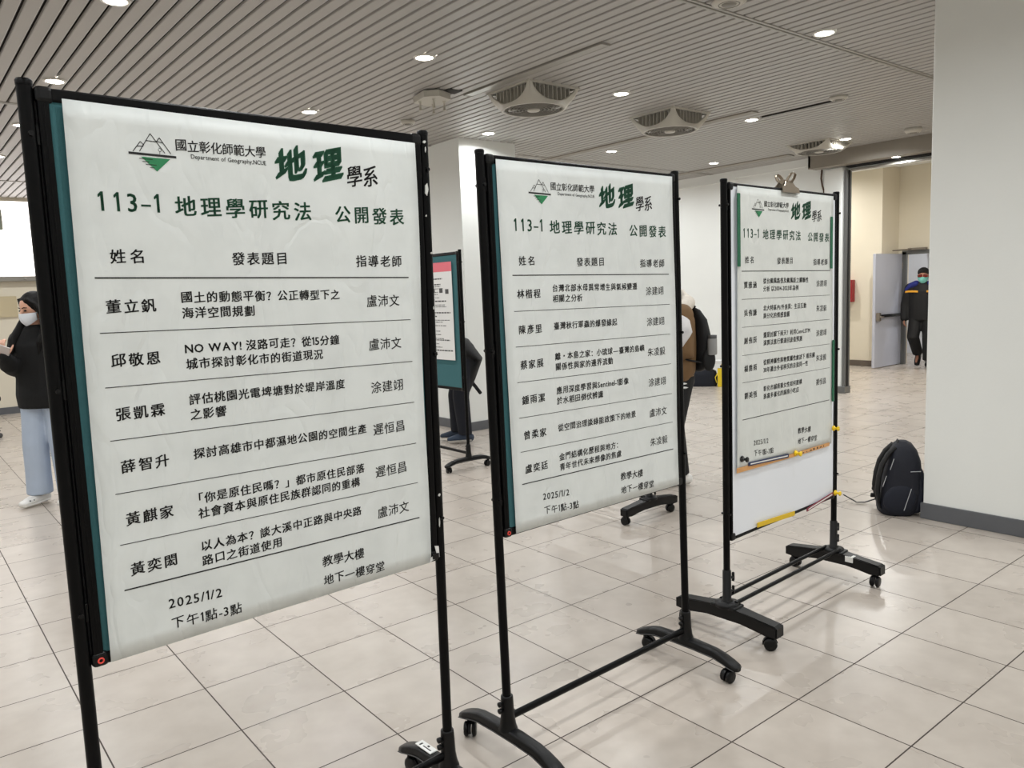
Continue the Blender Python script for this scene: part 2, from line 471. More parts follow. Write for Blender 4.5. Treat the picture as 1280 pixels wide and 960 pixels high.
mb = MB(); mb.box((X1 - 0.13, 1.0, 2.93), (X1 - 0.01, 5.3, 2.985)); mb.build('shutter_slot', M['blackm'], hd)
mb = MB(); mb.rbox((X1 - 0.08, 1.0, 2.88), (X1 - 0.03, 5.27, 2.91), 0.006); mb.build('shutter_bottom_bar', M['rail'], hd)

# columns
def column(name, x0, y0, x1, y1, label):
    mb = MB(); mb.rbox((x0, y0, 0), (x1, y1, ZC + 0.02), 0.006); o = struct(mb.build(name, M['wall_white']), label, 'column')
    mb = MB(); mb.rbox((x0 - 0.012, y0 - 0.012, 0), (x1 + 0.012, y1 + 0.012, 0.1), 0.003); mb.build('baseboard', M['base_grey'], o)
column('wall_column', 4.95, 6.93, 5.72, 7.70, 'square cream column behind the green felt board stand')
column('wall_pillar', 4.972, 1.36, 5.74, 2.142, 'large white column filling the right of the photo beside a navy backpack')

# corridor beyond the opening
mb = MB(); mb.box((13.2, 6.45, 0), (14.0, 9.3, 3.45)); mb.box((X1 + 0.2, 9.3, 0), (13.2, 9.5, 3.5))
mb.box((13.8, 6.36, 0), (13.99, 6.45, 1.93)); mb.box((13.8, 1.0, 1.93), (13.99, 6.45, 3.45)); mb.box((13.8, 1.0, 0), (13.99, 4.7, 1.93)); mb.box((X1 + 0.2, 0.85, 0), (18.0, 1.0, 3.5))
struct(mb.build('wall_corridor', M['wall_cream']), 'cream corridor walls seen through the opening', 'wall')
mb = MB(); mb.box((X1 + 0.2, 1.0, 3.36), (18.0, 9.5, 3.5)); struct(mb.build('ceiling_corridor', M['wall_white']))
mb = MB(); mb.box((15.9, 1.0, 0), (16.1, 9.5, 3.5)); mb.box((14.0, 8.0, 0), (16.0, 8.2, 3.5)); struct(mb.build('wall_beyond', M['door_white']))
mb = MB(); mb.box((13.188, 6.45, 0), (13.2, 9.3, 0.1)); struct(mb.build('baseboard_corridor', M['base_brown']))
mb = MB(); mb.box((13.76, 6.30, 0), (13.82, 6.37, 1.93)); mb.box((13.76, 4.6, 1.88), (13.82, 6.37, 1.95)); mb.box((13.76, 4.6, 0), (13.82, 4.7, 1.93))
dr = struct(mb.build('door_1', M['steel']), 'grey frame of the corridor doorway', 'door frame')
mb = MB(); mb.box((13.70, 5.95, 1.95), (13.76, 6.25, 1.985)); mb.tube([(13.72, 6.2, 1.965), (13.4, 6.36, 1.95)], 0.012, 8); mb.build('door_closer', M['brass'], dr)
mb = MB(); mb.box((15.84, 4.5, 0), (15.9, 6.62, 1.98)); d2 = struct(mb.build('door_2', M['door_white']), 'pale blue white door beyond the doorway', 'door')
mb = MB(); mb.box((15.80, 4.5, 1.98), (15.9, 6.76, 2.06)); mb.box((15.80, 6.62, 0), (15.9, 6.74, 2.0)); mb.build('door_frame', M['steel'], d2)
# open door leaf
leaf = thing('door_leaf', 'grey door leaf with black push bar standing open in the corridor', 'door', (13.76, 6.41, 0))
mb = MB(); mb.rbox((-0.93, -0.045, 0.012), (0, 0.0, 1.90), 0.004); mb.build('door_panel', M['door'], leaf)
mb = MB(); mb.rbox((-0.86, -0.1, 0.845), (-0.03, -0.055, 0.895), 0.01); mb.box((-0.80, -0.06, 0.85), (-0.1, -0.045, 0.89)); mb.build('push_bar', M['blackp'], leaf)
mb = MB(); mb.rbox((-0.905, -0.11, 0.79), (-0.835, -0.045, 0.93), 0.012); mb.tube([(-0.87, -0.1, 0.86), (-0.87, -0.13, 0.86), (-0.80, -0.13, 0.86)], 0.012, 8); mb.build('bar_latch', M['brass'], leaf)
for z in (0.25, 0.95, 1.65):
    mb = MB(); mb.tube([(0.004, -0.05, z), (0.004, -0.05, z + 0.1)], 0.009, 8); mb.build('hinge', M['brass'], leaf)
fb = thing('fire_box', 'red fire box on the cream corridor wall beside the shutter post', 'fire box', (13.198, 7.03, 1.3))
mb = MB(); mb.rbox((-0.12, -0.13, -0.19), (0, 0.13, 0.19), 0.01); mb.build('housing', M['redbox'], fb)
mb = MB(); mb.rbox((-0.126, -0.10, -0.15), (-0.118, 0.10, 0.15), 0.003); mb.build('front_door', M['redbox'], fb)

# ------------------------------------------------------------------ ceiling lamps
dl = thing('recessed_downlight', 'x', 'ceiling light', (0, 0, 0), 0, 'recessed round downlights in the slat ceiling')
mb = MB(); mb.lathe([(0.058, 0.004), (0.058, -0.004), (0.062, -0.008), (0.074, -0.006), (0.078, 0.0), (0.078, 0.006)], n=28, caps=False); mb.build('trim_ring', M['trimring'], dl)
mb = MB(); mb.lathe([(0.001, -0.011), (0.03, -0.0095), (0.05, -0.006), (0.059, -0.001), (0.058, 0.006)], n=28, caps=False); mb.build('lens', M['lens'], dl)
la = bpy.data.lights.new('downlight_lamp', 'AREA'); la.shape = 'DISK'; la.size = 0.11; la.energy = DOWN_W; la.color = (0.965, 0.99, 1.0); la.spread = R(165)
lo = bpy.data.objects.new('lamp', la); COL.objects.link(lo); lo.parent = dl; lo.location = (0, 0, -0.02)
XS = [(-2.76, ''), (-0.80, ''), (1.17, ''), (3.13, ''), (5.10, ''), (7.07, ''), (9.05, '')]
names = {(2, 4): 'lit downlight at the top left corner above the tall left board', (2, 3): 'lit downlight cut by the top edge of the photo above the left board',
         (2, 5): 'lit downlight just left of the left board post, nearer of two', (2, 6): 'lit downlight at the far left edge near the clerestory window',
         (3, 3): 'lit downlight on open slats above the ceiling box with rods', (3, 4): 'lit downlight above the top rail middle of the left board',
         (4, 2): 'lit downlight touching the cross rail at upper right', (4, 3): 'lit downlight right of the first ceiling fan, above the middle board', (4, 4): 'lit downlight close to the cream column top',
         (5, 2): 'lit downlight on the rail beside the large white column', (5, 3): 'lit downlight right of the second ceiling fan', (5, 4): 'lit downlight between the two nearer fans and the middle board',
         (6, 3): 'lit downlight beside the third and farthest ceiling fan', (6, 4): 'lit downlight farthest back near the white back wall above the right board'}
YS = [-2.5, -0.7, 1.1, 2.91, 4.75, 6.62, 8.3, 10.05, 11.0]
first = True
rows = {0: -2.5, 1: -0.7, 2: 2.9, 3: 4.74, 4: 6.6, 5: 8.28, 6: 10.03, 7: 1.1, 8: 11.9 + 0.3}
for i, (xx, _) in enumerate(XS):
    for j, yy in rows.items():
        if i == 0 and j in (5, 6, 8): continue
        if 4.8 < xx < 5.8 and 1.3 < yy < 2.2: continue
        if i == 5 and j == 3: yy = 4.80
        if i == 5 and j == 4: yy = 6.75
        if i == 6 and j == 4: yy = 6.74
        if i == 6 and j == 3: yy = 4.87
        o = dl if first else copy_tree(dl)
        first = False
        o.location = (xx, yy, ZC - 0.001)
        o['label'] = names.get((i, j), 'lit downlight outside the photo, over the hall floor')
hl = copy_tree(dl); hl.location = (9.775, 4.62, 2.949); hl.scale = (0.8, 0.8, 0.8)
hl['label'] = 'lit downlight under the brown shutter header at the opening'
for xx, yy in ((11.6, 3.2), (11.6, 5.6), (12.3, 7.6), (14.9, 5.6)):
    c = copy_tree(dl); c.location = (xx, yy, 3.36); c['group'] = 'corridor downlights'
    c['label'] = 'corridor ceiling downlight beyond the shutter opening, hidden by the column'
    for k in kids(c):
        if k.type == 'LIGHT':
            k.data = la.copy(); k.data.energy = CORRIDOR_W; k.data.color = (1.0, 0.98, 0.94) if xx < 14 else (0.97, 0.98, 1.0)

# ------------------------------------------------------------------ ceiling fans
def make_fan():
    t = thing('ceiling_fan', 'x', 'ceiling fan', (0, 0, 0), 0, 'square cassette fans on the ceiling')
    H = 0.265; RB = 0.263; ZB = -0.15
    def P(th, tt):
        # th angle, tt 0 top (square) .. 1 bottom (circle)
        c, s_ = math.cos(th), math.sin(th)
        k = H / max(abs(c), abs(s_))
        e = tt ** 1.5
        r = k * (1 - e) + RB * e
        return Vector((r * c, r * s_, ZB * tt))
    mb = MB()
    for q in range(4):
        base = PI / 4 + q * PI / 2
        rings = []
        T = [0, 0.15, 0.3, 0.42, 0.52, 0.6, 0.67, 0.72, 0.76, 0.79, 0.81, 0.82]
        for tt in T:
            w = R(3.5) + R(41.5) * (1 - math.sqrt(max(0, 1 - (tt / 0.82) ** 2)))
            out = [P(base + w * (-1 + 2 * k / 8), tt) for k in range(9)]
            inn = [P(base + w * (-1 + 2 * k / 8), tt) * 1.0 for k in range(9)]
            inn = [Vector((p.x * 0.975, p.y * 0.975, p.z + 0.004)) for p in inn]
            rings.append(out + inn[::-1])
        mb.loft(rings, True, True)
    n = 48
    rings = []
    for tt, sc in ((0.80, 1), (0.88, 1), (0.95, 1), (1.0, 1), (1.0, 0.93), (0.97, 0.92), (0.82, 0.95)):
        rings.append([Vector((p.x * sc, p.y * sc, p.z)) for p in (P(2 * PI * k / n, tt) for k in range(n))])
    mb.loft(rings, True, False)
    mb.build('shell', M['fan'], t)
    mb = MB()
    for a, b in (((-H - 0.01, -H - 0.01), (H + 0.01, -H + 0.015)), ((-H - 0.01, H - 0.015), (H + 0.01, H + 0.01)), ((-H - 0.01, -H), (-H + 0.015, H)), ((H - 0.015, -H), (H + 0.01, H))):
        mb.box((a[0], a[1], -0.008), (b[0], b[1], 0.012))
    mb.build('top_frame', M['fan'], t)
    mb = MB(); mb.lathe([(0.19, 0.0), (0.19, -0.10), (0.15, -0.125), (0.02, -0.125)], n=28); mb.build('motor_drum', M['fan_dark'], t)
    mb = MB()
    for q in range(4):
        for k in range(9):
            u = -0.18 + 0.36 * k / 8
            d = 0.222
            p = {0: (u, -d), 1: (d, u), 2: (u, d), 3: (-d, u)}[q]
            mtx = Matrix.Translation((p[0], p[1], 0)) @ Matrix.Rotation(q * PI / 2, 4, 'Z')
            zb = -0.02 - 0.098 * math.sqrt(max(0, 1 - (u / 0.2) ** 2))
            mb.box((-0.003, -0.02, zb), (0.003, 0.02, -0.004), mtx)
    mb.build('side_louver', M['fan'], t)
    mb = MB()
    for k in range(7): mb.torus(0.065 + 0.0285 * k, 0.004, (0, 0, ZB + 0.004), n=40, m=6)
    for k in range(12):
        a = 2 * PI * k / 12
        mb.tube([(0.045 * math.cos(a), 0.045 * math.sin(a), ZB + 0.006), (0.24 * math.cos(a), 0.24 * math.sin(a), ZB + 0.006)], 0.003, 6)
    mb.build('grille', M['fan_grille'], t)
    mb = MB(); mb.lathe([(0.05, ZB + 0.01), (0.052, ZB - 0.004), (0.045, ZB - 0.009), (0.002, ZB - 0.011)], n=24); mb.build('hub_cap', M['fan'], t)
    mb = MB()
    for k in range(5):
        a = 2 * PI * k / 5
        m4 = Matrix.Rotation(a, 4, 'Z') @ Matrix.Translation((0.11, 0, ZB + 0.04)) @ Matrix.Rotation(R(25), 4, 'X')
        mb.rbox((-0.07, -0.04, -0.002), (0.08, 0.04, 0.002), 0.0015, m4, 1)
    mb.build('blade', M['fan_dark'], t)
    return t
fan = make_fan()
for i, (xx, yy, lb) in enumerate(((4.39, 5.06, 'white square ceiling fan nearest, above the gap between left and middle boards'), (6.15, 5.09, 'white square ceiling fan, second one along, above the middle board'), (9.08, 5.22, 'white square ceiling fan farthest off, beside the shutter header'))):
    o = fan if i == 0 else copy_tree(fan)
    o.location = (xx, yy, ZC - 0.004); o['label'] = lb
    if i == 2: o.scale = (1, 1, 0.62)

# ceiling fittings
t = thing('ceiling_box', 'white ceiling box with four short hanging rods beside the first fan', 'ceiling fixture', (3.72, 5.56, ZC))
mb = MB(); mb.prism([(-0.14, -0.10), (-0.05, -0.19), (0.10, -0.13), (0.14, 0.06), (0.08, 0.16), (-0.10, 0.12)], 'z', -0.06, -0.01); mb.build('body', M['fan'], t)
for px, py in ((-0.08, 0.05), (-0.03, -0.08), (0.07, 0.08), (0.09, -0.05)):
    mb = MB(); mb.lathe([(0.016, -0.058), (0.016, -0.064), (0.009, -0.066), (0.009, -0.125), (0.014, -0.127), (0.014, -0.133)], (px, py, 0), n=12); mb.build('rod', M['fan'], t)
mb = MB(); mb.box((0.02, -0.22, -0.004), (0.16, -0.1, 0.012)); mb.build('opening', M['slat_gap'], t)
def puck(name, x, y, r, h, label, cat):
    t = thing(name, label, cat, (x, y, ZC))
    mb = MB(); mb.lathe([(r * 0.9, 0.004), (r, -0.004), (r, -h * 0.5), (r * 0.75, -h), (0.002, -h)], n=26); mb.build('housing', M['fan'], t)
    mb = MB(); mb.torus(r * 0.6, 0.004, (0, 0, -h + 0.001)); mb.lathe([(r * 0.45, -h + 0.002), (r * 0.4, -h - 0.004), (0.002, -h - 0.006)], n=20); mb.build('centre', M['fan_grille'], t)
    return t
puck('ceiling_sensor', 4.07, 6.50, 0.07, 0.035, 'round white sensor disc above the left board corner', 'sensor')
puck('ceiling_speaker', 4.05, 2.90, 0.10, 0.02, 'round ceiling speaker cut by the top edge beside the cross rail', 'speaker')
puck('smoke_detector', 9.17, 4.15, 0.09, 0.05, 'white smoke detector above the shutter header', 'smoke detector')
puck('ceiling_sensor', 6.95, 3.81, 0.08, 0.03, 'round white sensor disc at the end of the dark ceiling slot', 'sensor')
def slot(x0, x1, y0, y1, label, m, zb=-0.012):
    t = thing('ceiling_track', label, 'ceiling strip', ((x0 + x1) / 2, (y0 + y1) / 2, ZC))
    a, b = (x1 - x0) / 2, (y1 - y0) / 2
    mb = MB(); mb.rbox((-a, -b, zb), (a, b, 0.006), 0.004); mb.build('channel', m, t)
    mb = MB(); mb.rbox((-a - 0.003, -b - 0.012, zb - 0.003), (a + 0.003, -b, 0.008), 0.002); mb.rbox((-a - 0.003, b, zb - 0.003), (a + 0.003, b + 0.012, 0.008), 0.002); mb.build('end_cap', M['rail'], t)
slot(3.955, 4.03, 3.85, 5.42, 'slim metal strip across the slats above the left and middle boards', M['rail'])
slot(6.70, 6.81, 4.56, 9.0, 'wide dull metal strip running from the second fan to its downlight', M['header'])
slot(9.38, 9.53, 5.84, 9.5, 'brown metal strip along the ceiling by the back wall', M['header'])
slot(7.03, 7.05, 3.88, 4.66, 'thin dark slot in the ceiling leading to a sensor disc', M['slat_gap'])
t = thing('emergency_lamp', 'grey green emergency lamp on the clerestory at the far left edge', 'emergency lamp', (1.35, Y1 + 0.02, 2.82))
mb = MB(); mb.rbox((-0.22, -0.09, -0.15), (0.2, 0, 0.15), 0.02); mb.build('casing', M['lamp_grey'], t)
mb = MB(); mb.lathe([(0.04, -0.09), (0.045, -0.11), (0.03, -0.12)], (0.09, 0, 0.03), 'y', 16); mb.lathe([(0.03, -0.09), (0.03, -0.105), (0.02, -0.11)], (0.09, 0, -0.09), 'y', 16); mb.build('lamp_head', M['fan_dark'], t)
t = thing('wall_cable', 'brown cable and cream conduit hanging on the wall left of the shutter jamb', 'cable', (X1 - 0.03, 5.69, 0))
mb = MB(); mb.tube([(0, 0, 2.96), (0, 0.01, 2.85), (-0.005, -0.01, 2.75), (0, -0.03, 2.68), (0, -0.03, 2.64)], 0.012, 8); mb.build('cord', M['cable'], t)
mb = MB(); mb.tube([(0, -0.03, 2.64), (0, -0.03, 1.0)], 0.024, 10); mb.build('conduit', M['conduit'], t)
t = thing('lever_lock', 'grey lever handle on the white back wall beside the right board', 'handle', (X1, 7.08, 0.93))
mb = MB(); mb.rbox((-0.012, -0.03, -0.05), (0, 0.03, 0.05), 0.004); mb.build('plate', M['brass'], t)
mb = MB(); mb.tube([(0, 0, 0), (-0.05, 0, 0), (-0.055, -0.03, 0), (-0.055, -0.17, 0)], 0.014, 10); mb.build('lever', M['brass'], t)

# ------------------------------------------------------------------ lettering
_glyph = {}
ONE = [(0.10, 0.0), (0.19, 0.0), (0.19, 0.72), (0.125, 0.72), (0.0, 0.60), (0.0, 0.51), (0.10, 0.60)]
def glyph(ch, off):
    k = (ch, off)
    if k in _glyph: return _glyph[k]
    if ch == '1':
        vs, fs = list(ONE), [[0, 1, 2, 3, 6], [3, 4, 5, 6]]
    else:
        c = bpy.data.curves.new('g', 'FONT'); c.body = ch; c.size = 1; c.resolution_u = 2; c.fill_mode = 'FRONT'
        o = bpy.data.objects.new('g', c); COL.objects.link(o)
        dg = bpy.context.evaluated_depsgraph_get(); dg.update()
        me = bpy.data.meshes.new_from_object(o.evaluated_get(dg))
        vs = [(v.co.x, v.co.y) for v in me.vertices]; fs = [list(p.vertices) for p in me.polygons]
        bpy.data.objects.remove(o); bpy.data.curves.remove(c); bpy.data.meshes.remove(me)
    if vs:
        xs = [v[0] for v in vs]; ys = [v[1] for v in vs]
        bb = (min(xs), max(xs), min(ys), max(ys))
    else: bb = (0, 0.3, 0, 0)
    if off > 0:      # heavier stroke: the outline printed again, slightly shifted
        n = len(vs); base = list(vs); bf = list(fs); vs = []; fs = []
        nib = [(t * off * 0.5, t * off * 0.62) for t in (-2, -1, 0, 1, 2)] if off > 0.028 else ((off, off * 0.5), (-off, off * 0.5), (off, -off * 0.5), (-off, -off * 0.5))
        for q, (dx, dy) in enumerate(nib):
            vs += [(x + dx, y + dy) for x, y in base]; fs += [[i + q * n for i in f] for f in bf]
    _glyph[k] = (vs, fs, bb)
    return _glyph[k]
def cjk(ch): return ord(ch) > 0x2e00
def write(mb, text, u0, z0, u1, z1, h, y, off=0.016, shear=0.07, adv=None):
    """text from (u0,z0) to (u1,z1): centre line of the glyphs; h = glyph height"""
    s = h / 0.90
    given = adv; adv = []
    for ch in text:
        if ch == ' ': adv.append(0.30); continue
        if ch == '\u3000': adv.append(1.0); continue
        if cjk(ch): adv.append(1.0)
        else:
            bb = glyph(ch, off)[2]; adv.append(bb[1] - bb[0] + 0.09)
    if given: adv = given
    tot = sum(adv)
    k = (u1 - u0) / tot
    if not any(cjk(c) for c in text): s = h / 0.74
    sx = min(s, k * 1.02) if any(cjk(c) for c in text) else k
    pos = 0
    for ch, a in zip(text, adv):
        c = pos + a / 2; pos += a
        if ch in ' \u3000': continue
        vs, fs, bb = glyph(ch, off)
        t = c / tot
        cu = u0 + (u1 - u0) * t; cz = z0 + (z1 - z0) * t
        if cjk(ch): mx, my = 0.5 * 1.0, 0.38
        else: mx, my = (bb[0] + bb[1]) / 2, 0.36
        if cjk(ch) and ch not in '：？「」—・，': mx, my = (bb[0] + bb[1]) / 2, (bb[2] + bb[3]) / 2
        if ch == '一': my = (bb[2] + bb[3]) / 2
        sy = s * (0.98 if cjk(ch) else 1.0)
        w = sx if cjk(ch) else min(k, s * 1.0) * (0.75 if ch == '–' else 1.0)
        pv = []
        for gx, gy in vs:
            du = (gx - mx) * w
            dz = (gy - my) * sy
            pv.append((cu + du, y, cz + dz + (shear * du if cjk(ch) else 0)))
        mb.add(pv, fs)
def line(mb, u0, z0, u1, z1, w, y):
    d = Vector((u1 - u0, z1 - z0)); n = Vector((-d.y, d.x)).normalized() * (w / 2)
    mb.add([(u0 + n.x, y, z0 + n.y), (u0 - n.x, y, z0 - n.y), (u1 - n.x, y, z1 - n.y), (u1 + n.x, y, z1 + n.y)], [(0, 1, 2, 3)])

def make_poster(name, label, P, yaw, lean, corners, rows, ru, rsl, dz_head, dz_foot, paper, fs=0.0, name_off=-0.058):
    """all coordinates are in the board's own plane: u along, z up from the board's lower edge"""
    root = thing('poster', label, 'poster', (P[0], P[1], P[2]), yaw)
    YP = -0.006
    le = math.tan(lean)
    sh = lambda v: Vector((v.x, v.y - le * v.z, v.z))
    # sheet: fine grid, softly waved edges
    tl, tr, br, bl = [Vector(c) for c in corners]
    nu, nv = 24, 32
    mb = MB(); g = []
    for j in range(nv + 1):
        for i in range(nu + 1):
            a, b = i / nu, j / nv
            p = (bl * (1 - a) + br * a) * (1 - b) + (tl * (1 - a) + tr * a) * b
            wv = 0.0015 * math.sin(9 * b + 2 * paper_seed[name]) * (a ** 6) * 2
            g.append((p.x + wv, YP, p.y))
    o_ = len(g)
    g2 = [(x_, y_ + 0.0006, z_) for x_, y_, z_ in g]
    F = []
    for j in range(nv):
        for i in range(nu):
            q = j * (nu + 1) + i
            F.append((q, q + 1, q + nu + 2, q + nu + 1)); F.append((o_ + q, o_ + q + nu + 1, o_ + q + nu + 2, o_ + q + 1))
    rim = [i for i in range(nu + 1)] + [j * (nu + 1) + nu for j in range(1, nv + 1)] + [nv * (nu + 1) + i for i in range(nu - 1, -1, -1)] + [j * (nu + 1) for j in range(nv - 1, 0, -1)]
    for k in range(len(rim)):
        a, b = rim[k], rim[(k + 1) % len(rim)]
        F.append((a, o_ + a, o_ + b, b))
    mb.add(g + g2, F, True); mb.xf(sh); mb.build('sheet', paper, root)
    y = YP - 0.0006
    S = lambda u, z, s_=rsl: z - s_ * (u - 0.07)
    d = dz_head
    # logo
    mb = MB()
    z = lambda v: v + d
    lw = 0.0016
    pts = [((0.165, 1.072), (0.181, 1.093)), ((0.181, 1.093), (0.188, 1.086)), ((0.178, 1.073), (0.202, 1.111)), ((0.202, 1.111), (0.229, 1.073)), ((0.213, 1.095), (0.220, 1.104)), ((0.220, 1.104), (0.241, 1.073)),
           ((0.173, 1.083), (0.187, 1.084)), ((0.192, 1.096), (0.213, 1.095)), ((0.215, 1.096), (0.226, 1.094))]
    for a, b in pts: line(mb, a[0], z(a[1]), b[0], z(b[1]), lw, y)
    line(mb, 0.156, z(1.0685), 0.252, z(1.0665), 0.0048, y)
    for k in range(10):
        a0, a1 = 2 * PI * k / 10, 2 * PI * (k + 1) / 10
        line(mb, 0.219 + 0.003 * math.cos(a0), z(1.079) + 0.0035 * math.sin(a0), 0.219 + 0.003 * math.cos(a1), z(1.079) + 0.0035 * math.sin(a1), 0.0009, y)
    line(mb, 0.2185, z(1.0755), 0.2185, z(1.070), 0.0009, y)
    for a, b, zz in ((0.176, 0.203, 1.0585), (0.182, 0.196, 1.053), (0.188, 0.210, 1.0475), (0.196, 0.206, 1.0415)): line(mb, a, z(zz), b, z(zz) - 0.0005, 0.0013, y - 0.0003)
    lb = mb
    mb = MB(); mb.add([(0.180, y, z(1.0625)), (0.210, y, z(1.034)), (0.239, y, z(1.0615))], [(0, 1, 2)]); mb.xf(sh); mb.build('emblem_triangle', M['logo_green'], root)
    # black lettering
    mb = lb
    write(mb, '國立彰化師範大學', 0.251, z(1.093), 0.456, z(1.094), 0.0245, y, 0.012)
    write(mb, 'Department of Geography,NCUE', 0.283, z(1.0715), 0.455, z(1.0705), 0.0100, y, 0.008)
    write(mb, '學系', 0.664, z(1.055), 0.757, z(1.060), 0.050, y, 0.016, 0.2)
    write(mb, '姓名', 0.099, z(0.857), 0.173, z(0.857), 0.0285, y)
    write(mb, '發表題目', 0.355, z(0.852), 0.496, z(0.852), 0.0285, y)
    write(mb, '指導老師', 0.676, z(0.846), 0.820, z(0.845), 0.029, y)
    n = len(rows)
    for k in range(n + 1):
        r = ru[k]
        line(mb, 0.070 + fs, r, 0.837 + fs, r - rsl * 0.767, 0.0030 if k in (0, n) else 0.0016, y)
    for k, (nm, lines, prof) in enumerate(rows):
        r = ru[k]
        write(mb, nm, 0.083 + fs, S(0.083, r + name_off), 0.187 + fs, S(0.187, r + name_off), 0.0275, y, 0.020)
        offs = (-0.042, -0.076) if len(lines) == 2 else (-0.053,)
        for ln, of in zip(lines, offs):
            wd = sum(1.0 if cjk(c) else (0.3 if c == ' ' else glyph(c, 0.012)[2][1] - glyph(c, 0.012)[2][0] + 0.09) for c in ln) * 0.0280
            u0 = 0.236 + fs
            if ln[0] == '「': u0 -= 0.012
            u1 = min(u0 + wd, 0.692 + fs)
            write(mb, ln, u0, S(u0, r + of), u1, S(u1, r + of), 0.0238, y, 0.021)
        write(mb, prof, 0.702 + fs, S(0.702, r - 0.060), 0.805 + fs, S(0.805, r - 0.060), 0.030, y, 0.006)
    zf = dz_foot
    write(mb, '2025/1/2', 0.155 + fs, 0.095 + zf, 0.278 + fs, 0.087 + zf, 0.0225, y, 0.014)
    write(mb, '下午1點-3點', 0.157 + fs, 0.048 + zf, 0.322 + fs, 0.036 + zf, 0.0265, y, 0.012)
    write(mb, '教學大樓', 0.534 + fs, 0.092 + zf, 0.657 + fs, 0.084 + zf, 0.0275, y)
    write(mb, '地下一樓穿堂', 0.534 + fs, 0.042 + zf, 0.718 + fs, 0.033 + zf, 0.0265, y)
    mb.xf(sh); mb.build('black_lettering', M['ink'], root)
    mb = MB()
    write(mb, '113–1', 0.080, z(0.9675), 0.214, z(0.968), 0.039, y, 0.013, 0, [0.62, 0.62, 0.62, 0.5, 0.42])
    write(mb, '地理學研究法', 0.236, z(0.965), 0.567, z(0.964), 0.0425, y, 0.020)
    write(mb, '公開發表', 0.622, z(0.961), 0.835, z(0.960), 0.041, y, 0.020)
    mb.xf(sh); mb.build('heading_lettering', M['green_ink'], root)
    mb = MB()
    write(mb, '地理', 0.468, z(1.071), 0.664, z(1.080), 0.074, y, 0.042, 0.24)
    mb.xf(sh); mb.build('brush_lettering', M['green_ink'], root)
    return root

# ------------------------------------------------------------------ display board stands
def caster(mb, c, yaw=0.0, wr=0.025):
    m4 = Matrix.Translation(c) @ Matrix.Rotation(yaw, 4, 'Z')
    for sx in (-1, 1):
        mb.lathe([(0.006, sx * 0.006), (wr * 0.8, sx * 0.006), (wr, sx * 0.009), (wr, sx * 0.017), (wr * 0.82, sx * 0.021), (0.004, sx * 0.021)], (0, 0.012, wr), 'x', 18, m4)
    # hood over the wheels
    hood = []
    for k in range(9):
        a = PI * (-0.05 + 1.0 * k / 8)
        hood.append((0.012 + (wr + 0.004) * math.cos(a), wr + (wr + 0.004) * math.sin(a)))
    inner = [(0.012 + (wr - 0.004) * math.cos(PI * (-0.05 + k / 8)), wr + (wr - 0.004) * math.sin(PI * (-0.05 + k / 8))) for k in range(9)]
    mb.prism(hood + inner[::-1], 'x', -0.005, 0.005, m4)
    mb.lathe([(0.012, wr + 0.018), (0.012, wr + 0.034), (0.007, wr + 0.036), (0.007, wr + 0.05)], (0, 0, 0), 'z', 12, m4)

def foot_arch(root, x, label_side=None):
    mb = MB(); rings = []
    prof = [(-0.245, 0.066, 0.012, 0.016), (-0.238, 0.073, 0.026, 0.022), (-0.215, 0.084, 0.028, 0.030), (-0.18, 0.098, 0.026, 0.036), (-0.14, 0.108, 0.0245, 0.038), (-0.05, 0.113, 0.0245, 0.040)]
    prof = prof + [(-a, b, c, d) for a, b, c, d in prof[::-1]]
    for yy, zt, hw, th in prof:
        ring = []
        for k in range(16):
            a = 2 * PI * k / 16
            cx, cz = math.cos(a), math.sin(a)
            ex = math.copysign(abs(cx) ** 0.6, cx); ez = math.copysign(abs(cz) ** 0.6, cz)
            ring.append(Vector((x + hw * ex * (1.0 if cz < 0 else 0.9), yy, zt - th / 2 + th / 2 * ez)))
        rings.append(ring)
    mb.loft(rings); f = mb.build('foot', M['blackp'], root)
    mb = MB()
    for sx in (-1, 1):
        mb.tube([(x + sx * (hw + 0.0008), yy, zt - th * 0.72) for yy, zt, hw, th in prof[1:-1]], 0.0016, 6)
    mb.build('edge_seam', M['edge_grey'], f)
    for yy, a in ((-0.205, 0.5), (0.205, 2.4)):
        mb = MB(); caster(mb, (x, yy, 0), a + x); mb.build('caster', M['blackp'], f)
    return f

def foot_block(root, x):
    mb = MB()
    pr = [(-0.25, 0.064), (-0.25, 0.104), (-0.235, 0.112), (-0.06, 0.132), (0.06, 0.132), (0.235, 0.112), (0.25, 0.104), (0.25, 0.064), (0.20, 0.058), (0.08, 0.078), (-0.08, 0.078), (-0.20, 0.058)]
    bm = bmesh.new()
    va = [bm.verts.new((x - 0.03, p[0], p[1])) for p in pr]; vb = [bm.verts.new((x + 0.03, p[0], p[1])) for p in pr]
    bm.faces.new(va[::-1]); bm.faces.new(vb)
    for i in range(len(pr)):
        j = (i + 1) % len(pr); bm.faces.new((va[i], va[j], vb[j], vb[i]))
    bmesh.ops.bevel(bm, geom=[e for e in bm.edges if e.calc_length() > 0.03 and abs(e.verts[0].co.x - e.verts[1].co.x) < 1e-4], offset=0.005, segments=2, affect='EDGES')
    bm.verts.index_update()
    mb.add([v.co.copy() for v in bm.verts], [[v.index for v in f.verts] for f in bm.faces]); bm.free()
    f = mb.build('foot', M['blackp'], root)
    for yy, a in ((-0.218, 0.7), (0.218, 2.0)):
        mb = MB(); caster(mb, (x, yy, 0), a + x, 0.027); mb.build('caster', M['blackp'], f)
    mb = MB(); mb.lathe([(0.05, 0.128), (0.052, 0.134), (0.05, 0.146), (0.028, 0.152)], (x, 0, 0), n=20); mb.rbox((x - 0.04, -0.06, 0.125), (x + 0.04, 0.06, 0.14), 0.006); mb.build('hub_plate', M['blackp'], f)
    return f

